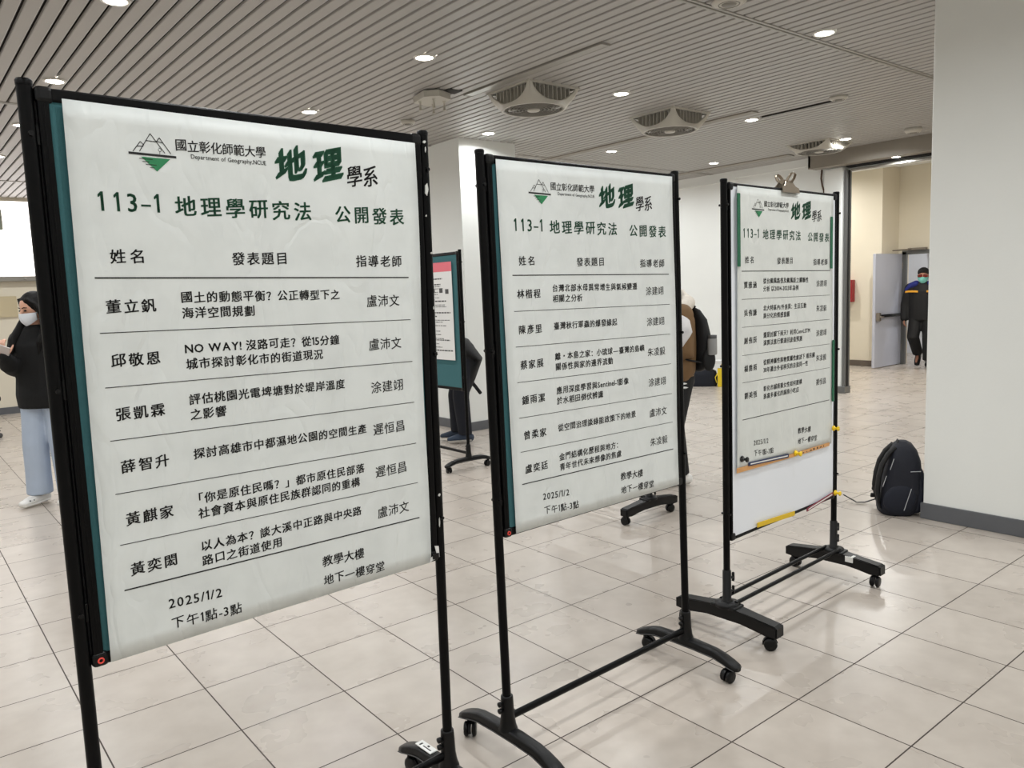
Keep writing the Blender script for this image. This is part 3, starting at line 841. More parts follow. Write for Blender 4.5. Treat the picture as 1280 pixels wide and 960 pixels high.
def make_stand(label, P, yaw, W, H, xl, xr, lean=0.0, board='felt', kind='arch', frame_w=0.021, group=None, red_dot=True, knob_dir=(-1, -1)):
    """P = lower left front corner of the panel"""
    root = thing('display_board_stand', label, 'display stand', (P[0], P[1], 0), yaw, group)
    zb, zt = P[2], P[2] + H
    le = math.tan(lean)
    sh = lambda v: Vector((v.x, v.y - le * (v.z - zb) if v.z > 0.15 else v.y - le * (0.15 - zb) , v.z))
    yo = -le * (0.15 - zb)
    yc = 0.014
    base_y = yc + yo
    # frame rails
    fw = frame_w
    mb = MB(); mb.rbox((0, 0, zb), (fw, 0.028, zt), 0.004); mb.rbox((fw * 0.45, -0.001, zb + 0.03), (fw * 0.55, 0.02, zt - 0.03), 0.0004); mb.xf(sh); mb.build('frame_rail', M['black'], root)
    mb = MB(); mb.rbox((W - fw, 0, zb), (W, 0.028, zt), 0.004); mb.xf(sh); mb.build('frame_rail', M['black'], root)
    tw = 0.026 if board == 'felt' else 0.014
    mb = MB(); mb.rbox((fw, 0, zt - tw), (W - fw, 0.028, zt), 0.004); mb.xf(sh); mb.build('frame_rail', M['black'], root)
    mb = MB(); mb.rbox((fw, 0, zb), (W - fw, 0.028, zb + tw), 0.004); mb.xf(sh); br = mb.build('frame_rail', M['black'], root)
    mb = MB(); mb.box((fw, 0.004, zb + tw), (W - fw, 0.024, zt - tw)); mb.xf(sh)
    mb.build('felt_panel' if board == 'felt' else 'whiteboard_panel', M['teal' if board == 'felt' else 'whiteboard'], root)
    for cx, cz in ((0, zb), (W, zb), (0, zt), (W, zt)):
        mb = MB()
        sx = 1 if cx == 0 else -1; sz = 1 if cz == zb else -1
        x0_, x1_ = sorted((cx - sx * 0.003, cx + sx * 0.03)); z0_, z1_ = sorted((cz - sz * 0.003, cz + sz * 0.03))
        mb.rbox((x0_, -0.0025, z0_), (x1_, 0.030, z1_), 0.009, seg=3); mb.xf(sh); co = mb.build('corner_cap', M['blackp'], root)
        if red_dot and cx == 0 and cz == zb:
            mb = MB(); mb.torus(0.0052, 0.0018, (0.013, -0.0032, zb + 0.012), 'y', 18, 8); mb.xf(sh); mb.build('red_ring', M['red'], co)
    # posts, sockets, knobs, feet
    for px_, kd in ((xl, knob_dir[0]), (xr, knob_dir[1])):
        mb = MB(); mb.tube([(px_, yc, 0.10), (px_, yc, 0.16), (px_, yc, zt + 0.008)], 0.0143, 16)
        mb.lathe([(0.015, zt + 0.002), (0.0155, zt + 0.01), (0.013, zt + 0.014), (0.002, zt + 0.015)], (px_, yc, 0), n=16)
        mb.xf(sh); po = mb.build('post', M['black'], root)
        for zc in (zb + 0.12, zb + H * 0.5, zt - 0.09):
            mb = MB()
            sxx = 1 if px_ < W / 2 else -1
            x0_, x1_ = sorted((px_ + sxx * 0.006, (0 if sxx > 0 else W) + sxx * 0.003))
            mb.rbox((x0_, yc - 0.007, zc - 0.02), (x1_, yc + 0.007, zc + 0.02), 0.002)
            mb.lathe([(0.005, -0.022), (0.005, 0.022)], (px_, yc, zc), 'y', 10)
            mb.xf(sh); mb.build('bracket', M['blackp'], po)
        mb = MB(); sxx = 1 if px_ < W / 2 else -1; x0_, x1_ = sorted((px_ + sxx * 0.008, (0.004 if sxx > 0 else W - 0.004))); mb.box((x0_, yc - 0.003, zb + 0.01), (x1_, yc + 0.004, zt - 0.01)); mb.xf(sh); mb.build('joining_strip', M['blackm'], po)
        if kind == 'arch':
            f = foot_arch(root, px_)
            mb = MB(); mb.lathe([(0.032, 0.105), (0.027, 0.12), (0.0225, 0.15), (0.020, 0.215), (0.0195, 0.218), (0.0165, 0.219)], (px_, 0, 0), n=18)
            so = mb.build('socket', M['blackp'], root); so.location = (0, base_y, 0); f.location = (0, base_y, 0)
            for zk in (0.185, 0.207):
                mb = MB(); mb.lathe([(0.005, 0), (0.005, kd * 0.006), (0.0085, kd * 0.008), (0.0085, kd * 0.017), (0.004, kd * 0.019)], (px_ + kd * 0.018, base_y, zk - 0.01), 'x', 12); mb.build('knob', M['blackp'], root)
        else:
            f = foot_block(root, px_)
            mb = MB(); mb.lathe([(0.026, 0.14), (0.0235, 0.155), (0.0185, 0.16), (0.018, 0.285), (0.015, 0.288)], (px_, 0, 0), n=18); so = mb.build('socket', M['blackp'], root)
            so.location = (0, base_y, 0); f.location = (0, base_y, 0)
            for zk in (0.185, 0.245):
                mb = MB(); mb.tube([(px_ + 0.014, base_y, zk), (px_ + 0.046, base_y, zk)], 0.006, 10)
                mb.rbox((px_ + 0.042, base_y - 0.006, zk - 0.021), (px_ + 0.054, base_y + 0.006, zk + 0.021), 0.005); mb.build('knob', M['blackp'], root)
    if kind == 'arch':
        mb = MB(); mb.tube([(xl + 0.02, base_y, 0.142), (xr - 0.02, base_y, 0.142)], (0.013, 0.009) and [(0.013, 0.009)] * 2, 14, side=(0, 0, 1)); mb.build('crossbar', M['black'], root)
    else:
        for dy in (-0.036, 0.036):
            mb = MB(); mb.tube([(xl + 0.01, base_y + dy, 0.146), (xr - 0.01, base_y + dy, 0.146)], 0.009, 14); mb.build('crossbar', M['black'], root)
    return root, sh, base_y

def local_part(root, name, mb, m, sh=None):
    if sh: mb.xf(sh)
    return mb.build(name, m, root)

YAW1, YAW2, YAW3 = R(2.991), R(1.665), R(2.712)
LE1, LE2, LE3 = R(0.781), R(-0.826), R(-0.13)
P1, P2, P3 = (0.2812, 1.7953, 0.7524), (1.4682, 1.8959, 0.7379), (2.743, 1.9638, 0.4138)
st1, sh1, by1 = make_stand('nearest black-framed stand with teal felt, red-ringed corner, at left', P1, YAW1, 0.9, 1.18, -0.0165, 0.9165, LE1, group='black wheeled poster stands')
st2, sh2, by2 = make_stand('middle black-framed stand with teal felt and single lower crossbar', P2, YAW2, 0.9, 1.18, -0.0165, 0.9165, LE2, group='black wheeled poster stands')
st3, sh3, by3 = make_stand('right black stand with whiteboard panel and double lower crossbar', P3, YAW3, 0.92, 1.5, -0.020, 0.940, LE3, board='white', kind='block', frame_w=0.012, red_dot=False, knob_dir=(1, 1))
# stickers and worn paint on the stands
mb = MB(); mb.rbox((0.9165 - 0.014, 0.075, 0.1115), (0.9165 + 0.014, 0.155, 0.1148), 0.0006); o = local_part(st1, 'sticker', mb, M['white_label']); o.location = (0, by1, 0); o['label'] = 'white sticker with dark marks on the foot'
mb = MB(); mb.box((0.9165 - 0.006, 0.085, 0.1147), (0.9165 - 0.002, 0.125, 0.1151)); mb.box((0.9165 + 0.002, 0.105, 0.1147), (0.9165 + 0.009, 0.115, 0.1151)); mb.box((0.9165 - 0.009, 0.135, 0.1147), (0.9165 + 0.004, 0.142, 0.1151)); q = mb.build('sticker_print', M['ink'], o)
mb = MB(); mb.rbox((0.940 - 0.0310, -0.115, 0.098), (0.940 + 0.004, -0.075, 0.1272), 0.0008); o = local_part(st3, 'sticker', mb, M['white_label']); o.location = (0, by3, 0)
mb = MB()
for z_, w_, h_, dx in ((1.915, 0.010, 0.008, 0.0), (1.895, 0.004, 0.016, 0.002), (1.79, 0.011, 0.034, 0.001), (1.72, 0.005, 0.006, -0.003), (1.62, 0.007, 0.006, 0.008), (1.47, 0.004, 0.01, 0.008), (0.94, 0.008, 0.009, 0.001), (0.86, 0.004, 0.03, -0.002)):
    x_ = 0.9165 + dx - 0.004
    yy = 0.014 - math.sqrt(max(0, 0.0145 ** 2 - (dx - 0.004) ** 2))
    mb.prism([(x_ - w_ / 2, z_ - h_ * 0.3), (x_, z_ - h_ / 2), (x_ + w_ / 2, z_), (x_ + w_ * 0.2, z_ + h_ / 2), (x_ - w_ * 0.4, z_ + h_ * 0.3)], 'y', yy - 0.0004, yy + 0.004)
local_part(st1, 'chipped_paint', mb, M['chip'], sh1)

ROWS1 = [('董立釩', ['國土的動態平衡？公正轉型下之', '海洋空間規劃'], '盧沛文'), ('邱敬恩', ['NO WAY! 沒路可走？從15分鐘', '城市探討彰化市的街道現況'], '盧沛文'),
         ('張凱霖', ['評估桃園光電埤塘對於堤岸溫度', '之影響'], '涂建翊'), ('薛智升', ['探討高雄市中都濕地公園的空間生產'], '遲恒昌'),
         ('黃麒家', ['「你是原住民嗎？」都市原住民部落', '社會資本與原住民族群認同的重構'], '遲恒昌'), ('黃奕閎', ['以人為本？談大溪中正路與中央路', '路口之街道使用'], '盧沛文')]
ROWS2 = [('林楷程', ['台灣北部水母異常增生與氣候變遷', '相關之分析'], '涂建翊'), ('陳彥里', ['臺灣秋行軍蟲的爆發緣起'], '涂建翊'),
         ('蔡家展', ['離・本島之家：小琉球—臺灣的島嶼', '關係性與家的邊界流動'], '朱凌毅'), ('鍾雨潔', ['應用深度學習與Sentinel-1影像', '於水稻田倒伏辨識'], '涂建翊'),
         ('曾柔家', ['從空間治理談綠能政策下的地景'], '盧沛文'), ('盧奕廷', ['金門結構化歷程與地方：', '青年世代未來想像的焦慮'], '朱凌毅')]
ROWS3 = [('賈雅涵', ['從台颱風路徑及颱風距之關聯性', '分析 以2004-2023年為例'], '涂建翊'), ('吳侑謙', ['北大特區內/外差異：生活互動', '與分化的情感意圖'], '朱凌毅'),
         ('謝侑辰', ['還是討厭下雨天？利用ConvLSTM', '演算法進行雷達回波值預測'], '涂建翊'), ('楊喬雨', ['從精神屬性與物質屬性敘述下 看民國', '38年遷台外省移民的自我同一性'], '朱凌毅'),
         ('劉美恆', ['彰化市越南裔女性如何建構', '族裔多樣化的越南小吃店'], '遲恒昌')]
paper_seed = {'a': 0.3, 'b': 1.4, 'c': 2.2}
make_poster('a', 'white poster in Chinese on the nearest left stand, six names', P1, YAW1, LE1, [(0.042, 1.161), (0.877, 1.155), (0.869, 0.001), (0.031, 0.003)], ROWS1, [0.8135, 0.701, 0.588, 0.476, 0.362, 0.251, 0.151], 0.015, 0, 0, M['paper1'])
make_poster('b', 'white poster in Chinese on the middle stand, six names', P2, YAW2, LE2, [(0.029, 1.167), (0.878, 1.169), (0.870, 0.006), (0.040, 0.006)], ROWS2, [0.8185, 0.707, 0.596, 0.484, 0.371, 0.262, 0.158], 0.010, 0.006, 0.006, M['paper2'], 0.004)
make_poster('c', 'white poster in Chinese on the whiteboard stand, five names', P3, YAW3, LE3, [(0.048, 1.489), (0.870, 1.487), (0.874, 0.287), (0.034, 0.294)], ROWS3, [1.141, 1.024, 0.907, 0.788, 0.672, 0.513], 0.007, 0.331, 0.306, M['paper3'], 0.006)

# things stuck to the whiteboard
def on3(name, label, cat, group=None):
    return thing(name, label, cat, (P3[0], P3[1], P3[2]), YAW3, group)
lsh3 = lambda v: Vector((v.x, v.y - math.tan(LE3) * v.z, v.z))
def strip(name, label, cat, u0, z0, u1, z1, w, m, y0=-0.0085, t=0.004, stripe=None, group=None):
    r = on3(name, label, cat, group)
    d = Vector((u1 - u0, 0, z1 - z0)); L_ = d.length
    ang = math.atan2(d.z, d.x)
    m4 = Matrix.Translation((u0, 0, z0)) @ Matrix.Rotation(-ang, 4, 'Y')
    mb = MB(); mb.rbox((0, y0 - t, -w / 2), (L_, y0, w / 2), 0.0012, m4); mb.xf(lsh3); mb.build('strip', m, r)
    if stripe:
        mb = MB(); mb.rbox((0.012, y0 - t - 0.0008, -w * 0.16), (L_ - 0.012, y0 - t + 0.0004, w * 0.16), 0.0003, m4); mb.xf(lsh3); mb.build('white_stripe', stripe, r)
strip('magnet_strip', 'green magnet strip at the upper left edge of the whiteboard poster', 'magnet strip', 0.050, 1.16, 0.050, 1.458, 0.021, M['mag_green'], group='magnet strips on the whiteboard')
strip('magnet_strip', 'green magnet strip at the upper right edge of the whiteboard poster', 'magnet strip', 0.848, 1.145, 0.848, 1.39, 0.018, M['mag_green'], group='magnet strips on the whiteboard')
strip('magnet_strip', 'green magnet strip lower on the right edge of the whiteboard', 'magnet strip', 0.874, 0.497, 0.874, 0.80, 0.018, M['mag_green'], group='magnet strips on the whiteboard')
strip('magnet_strip', 'yellow magnet strip on the bottom rail of the whiteboard', 'magnet strip', 0.190, 0.026, 0.513, 0.010, 0.022, M['mag_yellow'], -0.004, group='magnet strips on the whiteboard')
strip('magnet_strip', 'navy magnet strip with white line under the whiteboard poster date', 'magnet strip', 0.115, 0.315, 0.450, 0.297, 0.017, M['mag_blue'], -0.0085, 0.004, M['white_label'], group='magnet strips on the whiteboard')
strip('magnet_strip', 'maroon magnet strip with white line slanting at lower right of whiteboard', 'magnet strip', 0.628, 0.000, 0.890, 0.028, 0.017, M['mag_red'], -0.004, 0.004, M['white_label'], group='magnet strips on the whiteboard')
r_ = on3('paper_tape', 'orange brown tape strip along the bottom of the whiteboard poster', 'tape')
mb = MB(); mb.prism([(0.028, 0.290), (0.45, 0.282), (0.845, 0.279), (0.845, 0.296), (0.45, 0.299), (0.028, 0.312)], 'y', -0.0082, -0.0068); mb.xf(lsh3); mb.build('strip', M['tape'], r_)
mb = MB()
for k in range(9):
    u = 0.52 + k * 0.033 + rnd.uniform(-0.004, 0.004)
    mb.box((u, -0.0088, 0.284), (u + rnd.uniform(0.006, 0.02), -0.008, 0.284 + rnd.uniform(0.005, 0.009)))
mb.xf(lsh3); mb.build('dark_print', M['cable'], r_)
def pin(u, z, m, label):
    r = on3('push_pin_magnet', label, 'magnet', 'push pin magnets on the whiteboard')
    y0 = -0.0075
    mb = MB(); mb.lathe([(0.003, y0), (0.0125, y0), (0.014, y0 - 0.003), (0.0125, y0 - 0.007), (0.0065, y0 - 0.010), (0.0055, y0 - 0.018), (0.0085, y0 - 0.022), (0.0118, y0 - 0.025), (0.0118, y0 - 0.029), (0.0095, y0 - 0.031), (0.001, y0 - 0.031)], (u, 0, z), 'y', 22)
    mb.xf(lsh3); mb.build('pin_body', m, r)
pin(0.882, 0.362, M['pin_yellow'], 'yellow push pin magnet at the right edge above the paper corner')
pin(0.515, 0.297, M['pin_yellow'], 'yellow push pin magnet at the middle of the poster bottom edge')
pin(0.905, 0.030, M['pin_yellow'], 'yellow push pin magnet at the lower right corner of the whiteboard')
pin(0.065, 0.347, M['pin_black'], 'black push pin magnet at the lower left of the whiteboard poster')
# bulldog clip
r_ = on3('bulldog_clip', 'nickel bulldog clip biting the top edge of the whiteboard', 'clip')
mb = MB()
for s_ in (0, 1):
    mb2 = MB()
    pr = [(-0.072, 0.0), (-0.070, -0.022), (0.070, -0.022), (0.072, 0.0), (0.045, 0.008), (0.028, 0.028), (-0.028, 0.028), (-0.045, 0.008)]
    mb2.prism(pr, 'y', -0.002, 0.002)
    a = R(-14) if s_ == 0 else R(14)
    m4 = Matrix.Translation((0.460, -0.012 if s_ == 0 else 0.036, 1.502)) @ Matrix.Rotation(a, 4, 'X')
    mb2.xf(lambda v: m4 @ v); mb.add(mb2.v, mb2.f)
mb.tube([(0.430, 0.012, 1.530), (0.490, 0.012, 1.530)], 0.011, 12); mb.xf(lsh3); mb.build('jaws', M['clip'], r_)
for s_ in (0, 1):
    mb = MB(); base = Vector((0.460, -0.004 if s_ == 0 else 0.028, 1.528)); dy = -0.024 if s_ == 0 else 0.024
    loop = [base + Vector(p) for p in ((-0.022, 0, 0), (-0.024, dy * 0.5, 0.017), (-0.017, dy * 0.9, 0.033), (0, dy, 0.039), (0.017, dy * 0.9, 0.033), (0.024, dy * 0.5, 0.017), (0.022, 0, 0))]
    mb.tube(loop, [(0.007, 0.0016)] * 7, 8); mb.xf(lsh3); mb.build('handle', M['clip'], r_)
# torn white tape at the lower right corner of the first board
tp = thing('torn_tape', 'torn white tape and black scrap at the lower right corner of the left board', 'tape', (P1[0], P1[1], P1[2]), YAW1)
mb = MB(); mb.prism([(0.866, 0.003), (0.899, 0.010), (0.898, 0.042), (0.884, 0.046), (0.890, 0.022), (0.868, 0.014)], 'y', -0.008, -0.0066); mb.build('tape_scrap', M['white_label'], tp)
mb = MB(); mb.rbox((0.874, -0.012, 0.008), (0.896, -0.008, 0.024), 0.002); mb.build('black_scrap', M['blackp'], tp)

# stands further back
YB = -PI / 2
st4, sh4, by4 = make_stand('farther black stand with teal felt board standing in front of the cream column', (3.826, 6.347, 0.68), YB, 0.9, 1.18, -0.0165, 0.9165, 0, red_dot=False, group='black wheeled poster stands')
st5, sh5, by5 = make_stand('whiteboard stand hidden behind the middle board, only its wheeled foot showing', (3.79, 4.30, 0.42), YB, 0.92, 1.45, -0.02, 0.94, 0, board='white', kind='block', frame_w=0.012, red_dot=False, knob_dir=(1, 1))
pn = thing('notice', 'white printed notice with pink heading on the farther teal board', 'notice', (3.82, 6.347, 0.68), YB)
mb = MB(); mb.box((0.24, -0.003, 0.26), (0.815, -0.001, 1.10)); mb.build('sheet', M['sheet'], pn)
mb = MB(); mb.box((0.24, -0.0036, 1.02), (0.815, -0.003, 1.10)); mb.build('heading_band', M['pink'], pn)
mb = MB(); zz = 0.985
for k in range(34):
    zz -= rnd.choice((0.016, 0.018, 0.03))
    if zz < 0.3: break
    u = 0.262
    bold = rnd.random() < 0.2
    end = rnd.uniform(0.5, 0.79)
    while u < end:
        w_ = rnd.uniform(0.01, 0.05)
        mb.box((u, -0.0037, zz), (min(u + w_, end), -0.003, zz + (0.011 if bold else 0.006))); u += w_ + 0.008
for uu, zz in ((0.62, 0.84), (0.71, 0.83), (0.50, 0.84)): mb.box((uu, -0.0038, zz), (uu + 0.05, -0.003, zz + 0.04))
mb.build('print', M['ink_soft'], pn)

# ------------------------------------------------------------------ office chair cut by the left edge
ch = thing('office_chair', 'black office chair at the left edge, only a wheeled leg showing', 'chair', (0.765, 11.28, 0), 0.3)
for k in range(5):
    a = 2 * PI * k / 5 - 0.95
    c, s_ = math.cos(a), math.sin(a)
    mb = MB(); mb.tube([(0.03 * c, 0.03 * s_, 0.13), (0.18 * c, 0.18 * s_, 0.115), (0.30 * c, 0.30 * s_, 0.085)], [(0.02, 0.025), (0.018, 0.022), (0.012, 0.018)], 10); lg = mb.build('leg', M['blackp'], ch)
    mb = MB(); caster(mb, (0.29 * c, 0.29 * s_, 0), a, 0.028); mb.build('caster', M['edge_grey'], lg)
mb = MB(); mb.lathe([(0.035, 0.10), (0.035, 0.22), (0.022, 0.23), (0.022, 0.42), (0.06, 0.43)], n=16); mb.build('gas_column', M['blackp'], ch)
mb = MB(); mb.rbox((-0.24, -0.24, 0.43), (0.24, 0.24, 0.51), 0.03, seg=3); mb.build('seat', M['black_cloth'], ch)
mb = MB(); mb.rbox((-0.26, -0.22, 0.60), (-0.2, 0.22, 1.05), 0.025, seg=3); mb.tube([(-0.1, 0, 0.43), (-0.28, 0, 0.45), (-0.28, 0, 0.75)], 0.018, 10); mb.build('backrest', M['black_cloth'], ch)

# ------------------------------------------------------------------ navy backpack by the column
bp_ = thing('backpack', 'navy blue backpack with grey piping leaning on the large white column', 'backpack', (5.02, 2.325, 0), R(-58))
plean = lambda v: Vector((v.x + (0.15 * (v.z - 0.06) if v.z > 0.06 else 0) - 0.01, v.y, v.z))
def pack_body(mb, h=0.465, w=0.15, d=0.115, x0=0.0):
    rings = []
    for t, ws, ds, off in ((0.0, 0.86, 0.80, 0.0), (0.03, 0.97, 0.95, 0.0), (0.12, 1.02, 1.08, 0.012), (0.32, 1.0, 1.06, 0.012), (0.55, 0.97, 0.95, 0.006), (0.74, 0.9, 0.82, 0.0), (0.88, 0.74, 0.66, -0.012), (0.96, 0.5, 0.45, -0.02), (1.0, 0.2, 0.2, -0.024)):
        ring = []
        for k in range(28):
            a = 2 * PI * k / 28
            c, s_ = math.cos(a), math.sin(a)
            e = 0.62
            ring.append(Vector((x0 + off + d * ds * math.copysign(abs(c) ** e, c), w * ws * math.copysign(abs(s_) ** e, s_), h * t)))
        rings.append(ring)
    mb.loft(rings)
mb = MB(); pack_body(mb); mb.xf(plean).build('main_bag', M['bag_navy'], bp_)
mb = MB(); pack_body(mb, 0.30, 0.125, 0.05, 0.095); mb.xf(lambda v: Vector((v.x, v.y, v.z + 0.02))); mb.xf(plean).build('front_pocket', M['bag_navy2'], bp_)
for s_ in (-1, 1):
    mb = MB(); mb.ell((0.0, s_ * 0.138, 0.11), (0.095, 0.026, 0.10)); mb.xf(plean).build('side_pocket', M['bag_navy2'], bp_)
    mb = MB(); mb.tube([(-0.07, s_ * 0.055, 0.43), (-0.105, s_ * 0.065, 0.385), (-0.128, s_ * 0.072, 0.32), (-0.135, s_ * 0.078, 0.24), (-0.13, s_ * 0.085, 0.15), (-0.115, s_ * 0.095, 0.08), (-0.10, s_ * 0.105, 0.04)], [(0.03, 0.016)] * 5 + [(0.02, 0.008)] * 2, 10, side=(0, 1, 0)); mb.xf(plean).build('shoulder_strap', M['blackm'], bp_)
mb = MB(); mb.tube([(-0.06, -0.03, 0.445), (-0.055, -0.025, 0.462), (-0.055, 0.025, 0.462), (-0.06, 0.03, 0.445)], [(0.004, 0.011)] * 4, 8); mb.xf(plean).build('top_handle', M['blackm'], bp_)
mb = MB(); mb.tube([(-0.10, 0.10, 0.05), (-0.17, 0.13, 0.012), (-0.22, 0.12, 0.012), (-0.30, 0.16, 0.05)], [(0.012, 0.003)] * 4, 8, side=(0, 1, 0)); mb.rbox((-0.14, 0.085, 0.06), (-0.115, 0.115, 0.085), 0.004); mb.rbox((-0.14, 0.08, 0.11), (-0.115, 0.11, 0.13), 0.004); mb.xf(plean).build('loose_strap', M['blackm'], bp_)
mb = MB()
for a_, b_ in (((-0.085, -0.132, 0.30), (-0.075, -0.132, 0.37)), ((-0.11, -0.135, 0.19), (-0.10, -0.138, 0.26)), ((0.03, -0.168, 0.05), (0.05, -0.166, 0.19)), ((0.03, -0.150, 0.295), (0.09, -0.130, 0.295))):
    mb.tube([a_, b_], 0.0022, 6)
mb.xf(plean).build('reflective_piping', M['reflect'], bp_)

# ------------------------------------------------------------------ things by the back wall
t = thing('storage_bag', 'low black bag on the floor by the back wall beside a yellow bag', 'bag', (9.52, 7.33, 0), R(-52))
mb = MB(); rings = []
for z_, k in ((0, 0.95), (0.04, 1.0), (0.15, 1.0), (0.22, 0.93), (0.245, 0.7)):
    rings.append([Vector((0.22 * k * math.copysign(abs(math.cos(a)) ** 0.4, math.cos(a)), 0.12 * k * math.copysign(abs(math.sin(a)) ** 0.4, math.sin(a)), z_)) for a in [2 * PI * j / 28 for j in range(28)]])
mb.loft(rings); mb.build('bag_body', M['navy_cloth'], t)
mb = MB(); mb.tube([(-0.1, 0.0, 0.23), (-0.08, 0.0, 0.30), (0.08, 0.0, 0.30), (0.1, 0.0, 0.23)], 0.012, 8); mb.build('handle', M['black_cloth'], t)
t = thing('paper_bag', 'yellow paper bag standing on the floor by the back wall', 'bag', (9.62, 7.02, 0), R(-52))
mb = MB(); mb.rbox((-0.085, -0.05, 0), (0.085, 0.05, 0.27), 0.004); mb.build('bag_body', M['yellow_bag'], t)
mb = MB(); mb.tube([(-0.085, -0.03, 0.2), (-0.12, -0.04, 0.14), (-0.10, -0.05, 0.06), (-0.07, -0.055, 0.12)], 0.006, 8); mb.tube([(-0.04, 0, 0.26), (-0.03, 0, 0.33), (0.03, 0, 0.33), (0.04, 0, 0.26)], 0.005, 8); mb.build('handle', M['yellow_bag'], t)
t = thing('white_box', 'flat white box resting on the black and yellow bags', 'box', (9.60, 7.10, 0.34), R(-52))
mb = MB(); mb.rbox((-0.17, -0.09, 0), (0.15, 0.09, 0.035), 0.004); mb.build('box_body', M['sheet'], t)
mb = MB(); mb.rbox((-0.175, -0.095, 0.03), (0.155, 0.095, 0.048), 0.004); mb.build('lid', M['sheet'], t)
t = thing('plastic_bottle', 'light blue bottle beside the right board post, over the yellow bag', 'bottle', (9.66, 6.93, 0.388))
mb = MB(); mb.lathe([(0.05, 0), (0.055, 0.01), (0.055, 0.12), (0.03, 0.16), (0.025, 0.18)], n=18); mb.build('bottle_body', M['blue_bottle'], t)
mb = MB(); mb.lathe([(0.027, 0.175), (0.027, 0.2), (0.002, 0.203)], n=16); mb.build('cap', M['white_label'], t)

# ------------------------------------------------------------------ people
def hand(mb, wrist, d, nrm, side, curl=0.5, s=1.0):
    """d: direction of the fingers, nrm: palm normal, side: +1/-1 for the thumb side along nrm x d"""
    d = Vector(d).normalized(); nrm = Vector(nrm); nrm = (nrm - d * nrm.dot(d)).normalized(); t = nrm.cross(d) * side
    w = Vector(wrist)
    mb.tube([w - d * 0.01 * s, w + d * 0.035 * s, w + d * 0.078 * s], [(0.014 * s, 0.024 * s), (0.015 * s, 0.036 * s), (0.012 * s, 0.038 * s)], 10, side=nrm, round_ends=True)
    for k, (ln, of) in enumerate(((0.068, 0.027), (0.078, 0.010), (0.072, -0.009), (0.056, -0.027))):
        b = w + d * 0.078 * s + t * of * s
        p = [b]; a = 0.0
        for q, fr in enumerate((0.42, 0.32, 0.26)):
            a += curl * (0.55, 0.75, 0.5)[q]
            p.append(p[-1] + (d * math.cos(a) + nrm * math.sin(a)) * ln * fr * s)
        mb.tube(p, [0.0092 * s, 0.0088 * s, 0.0082 * s, 0.007 * s], 8, round_ends=True)
    b = w + d * 0.02 * s + t * 0.028 * s
    mb.tube([b, b + (d * 0.6 + t * 0.7 + nrm * 0.3) * 0.035 * s, b + (d * 0.95 + t * 0.75 + nrm * 0.6) * 0.058 * s], [0.0125 * s, 0.0105 * s, 0.008 * s], 8, round_ends=True)

def head_frame(yaw, pitch, tilt=0.0):
    return (Matrix.Rotation(yaw, 3, 'Z') @ Matrix.Rotation(pitch, 3, 'X') @ Matrix.Rotation(tilt, 3, 'Y'))

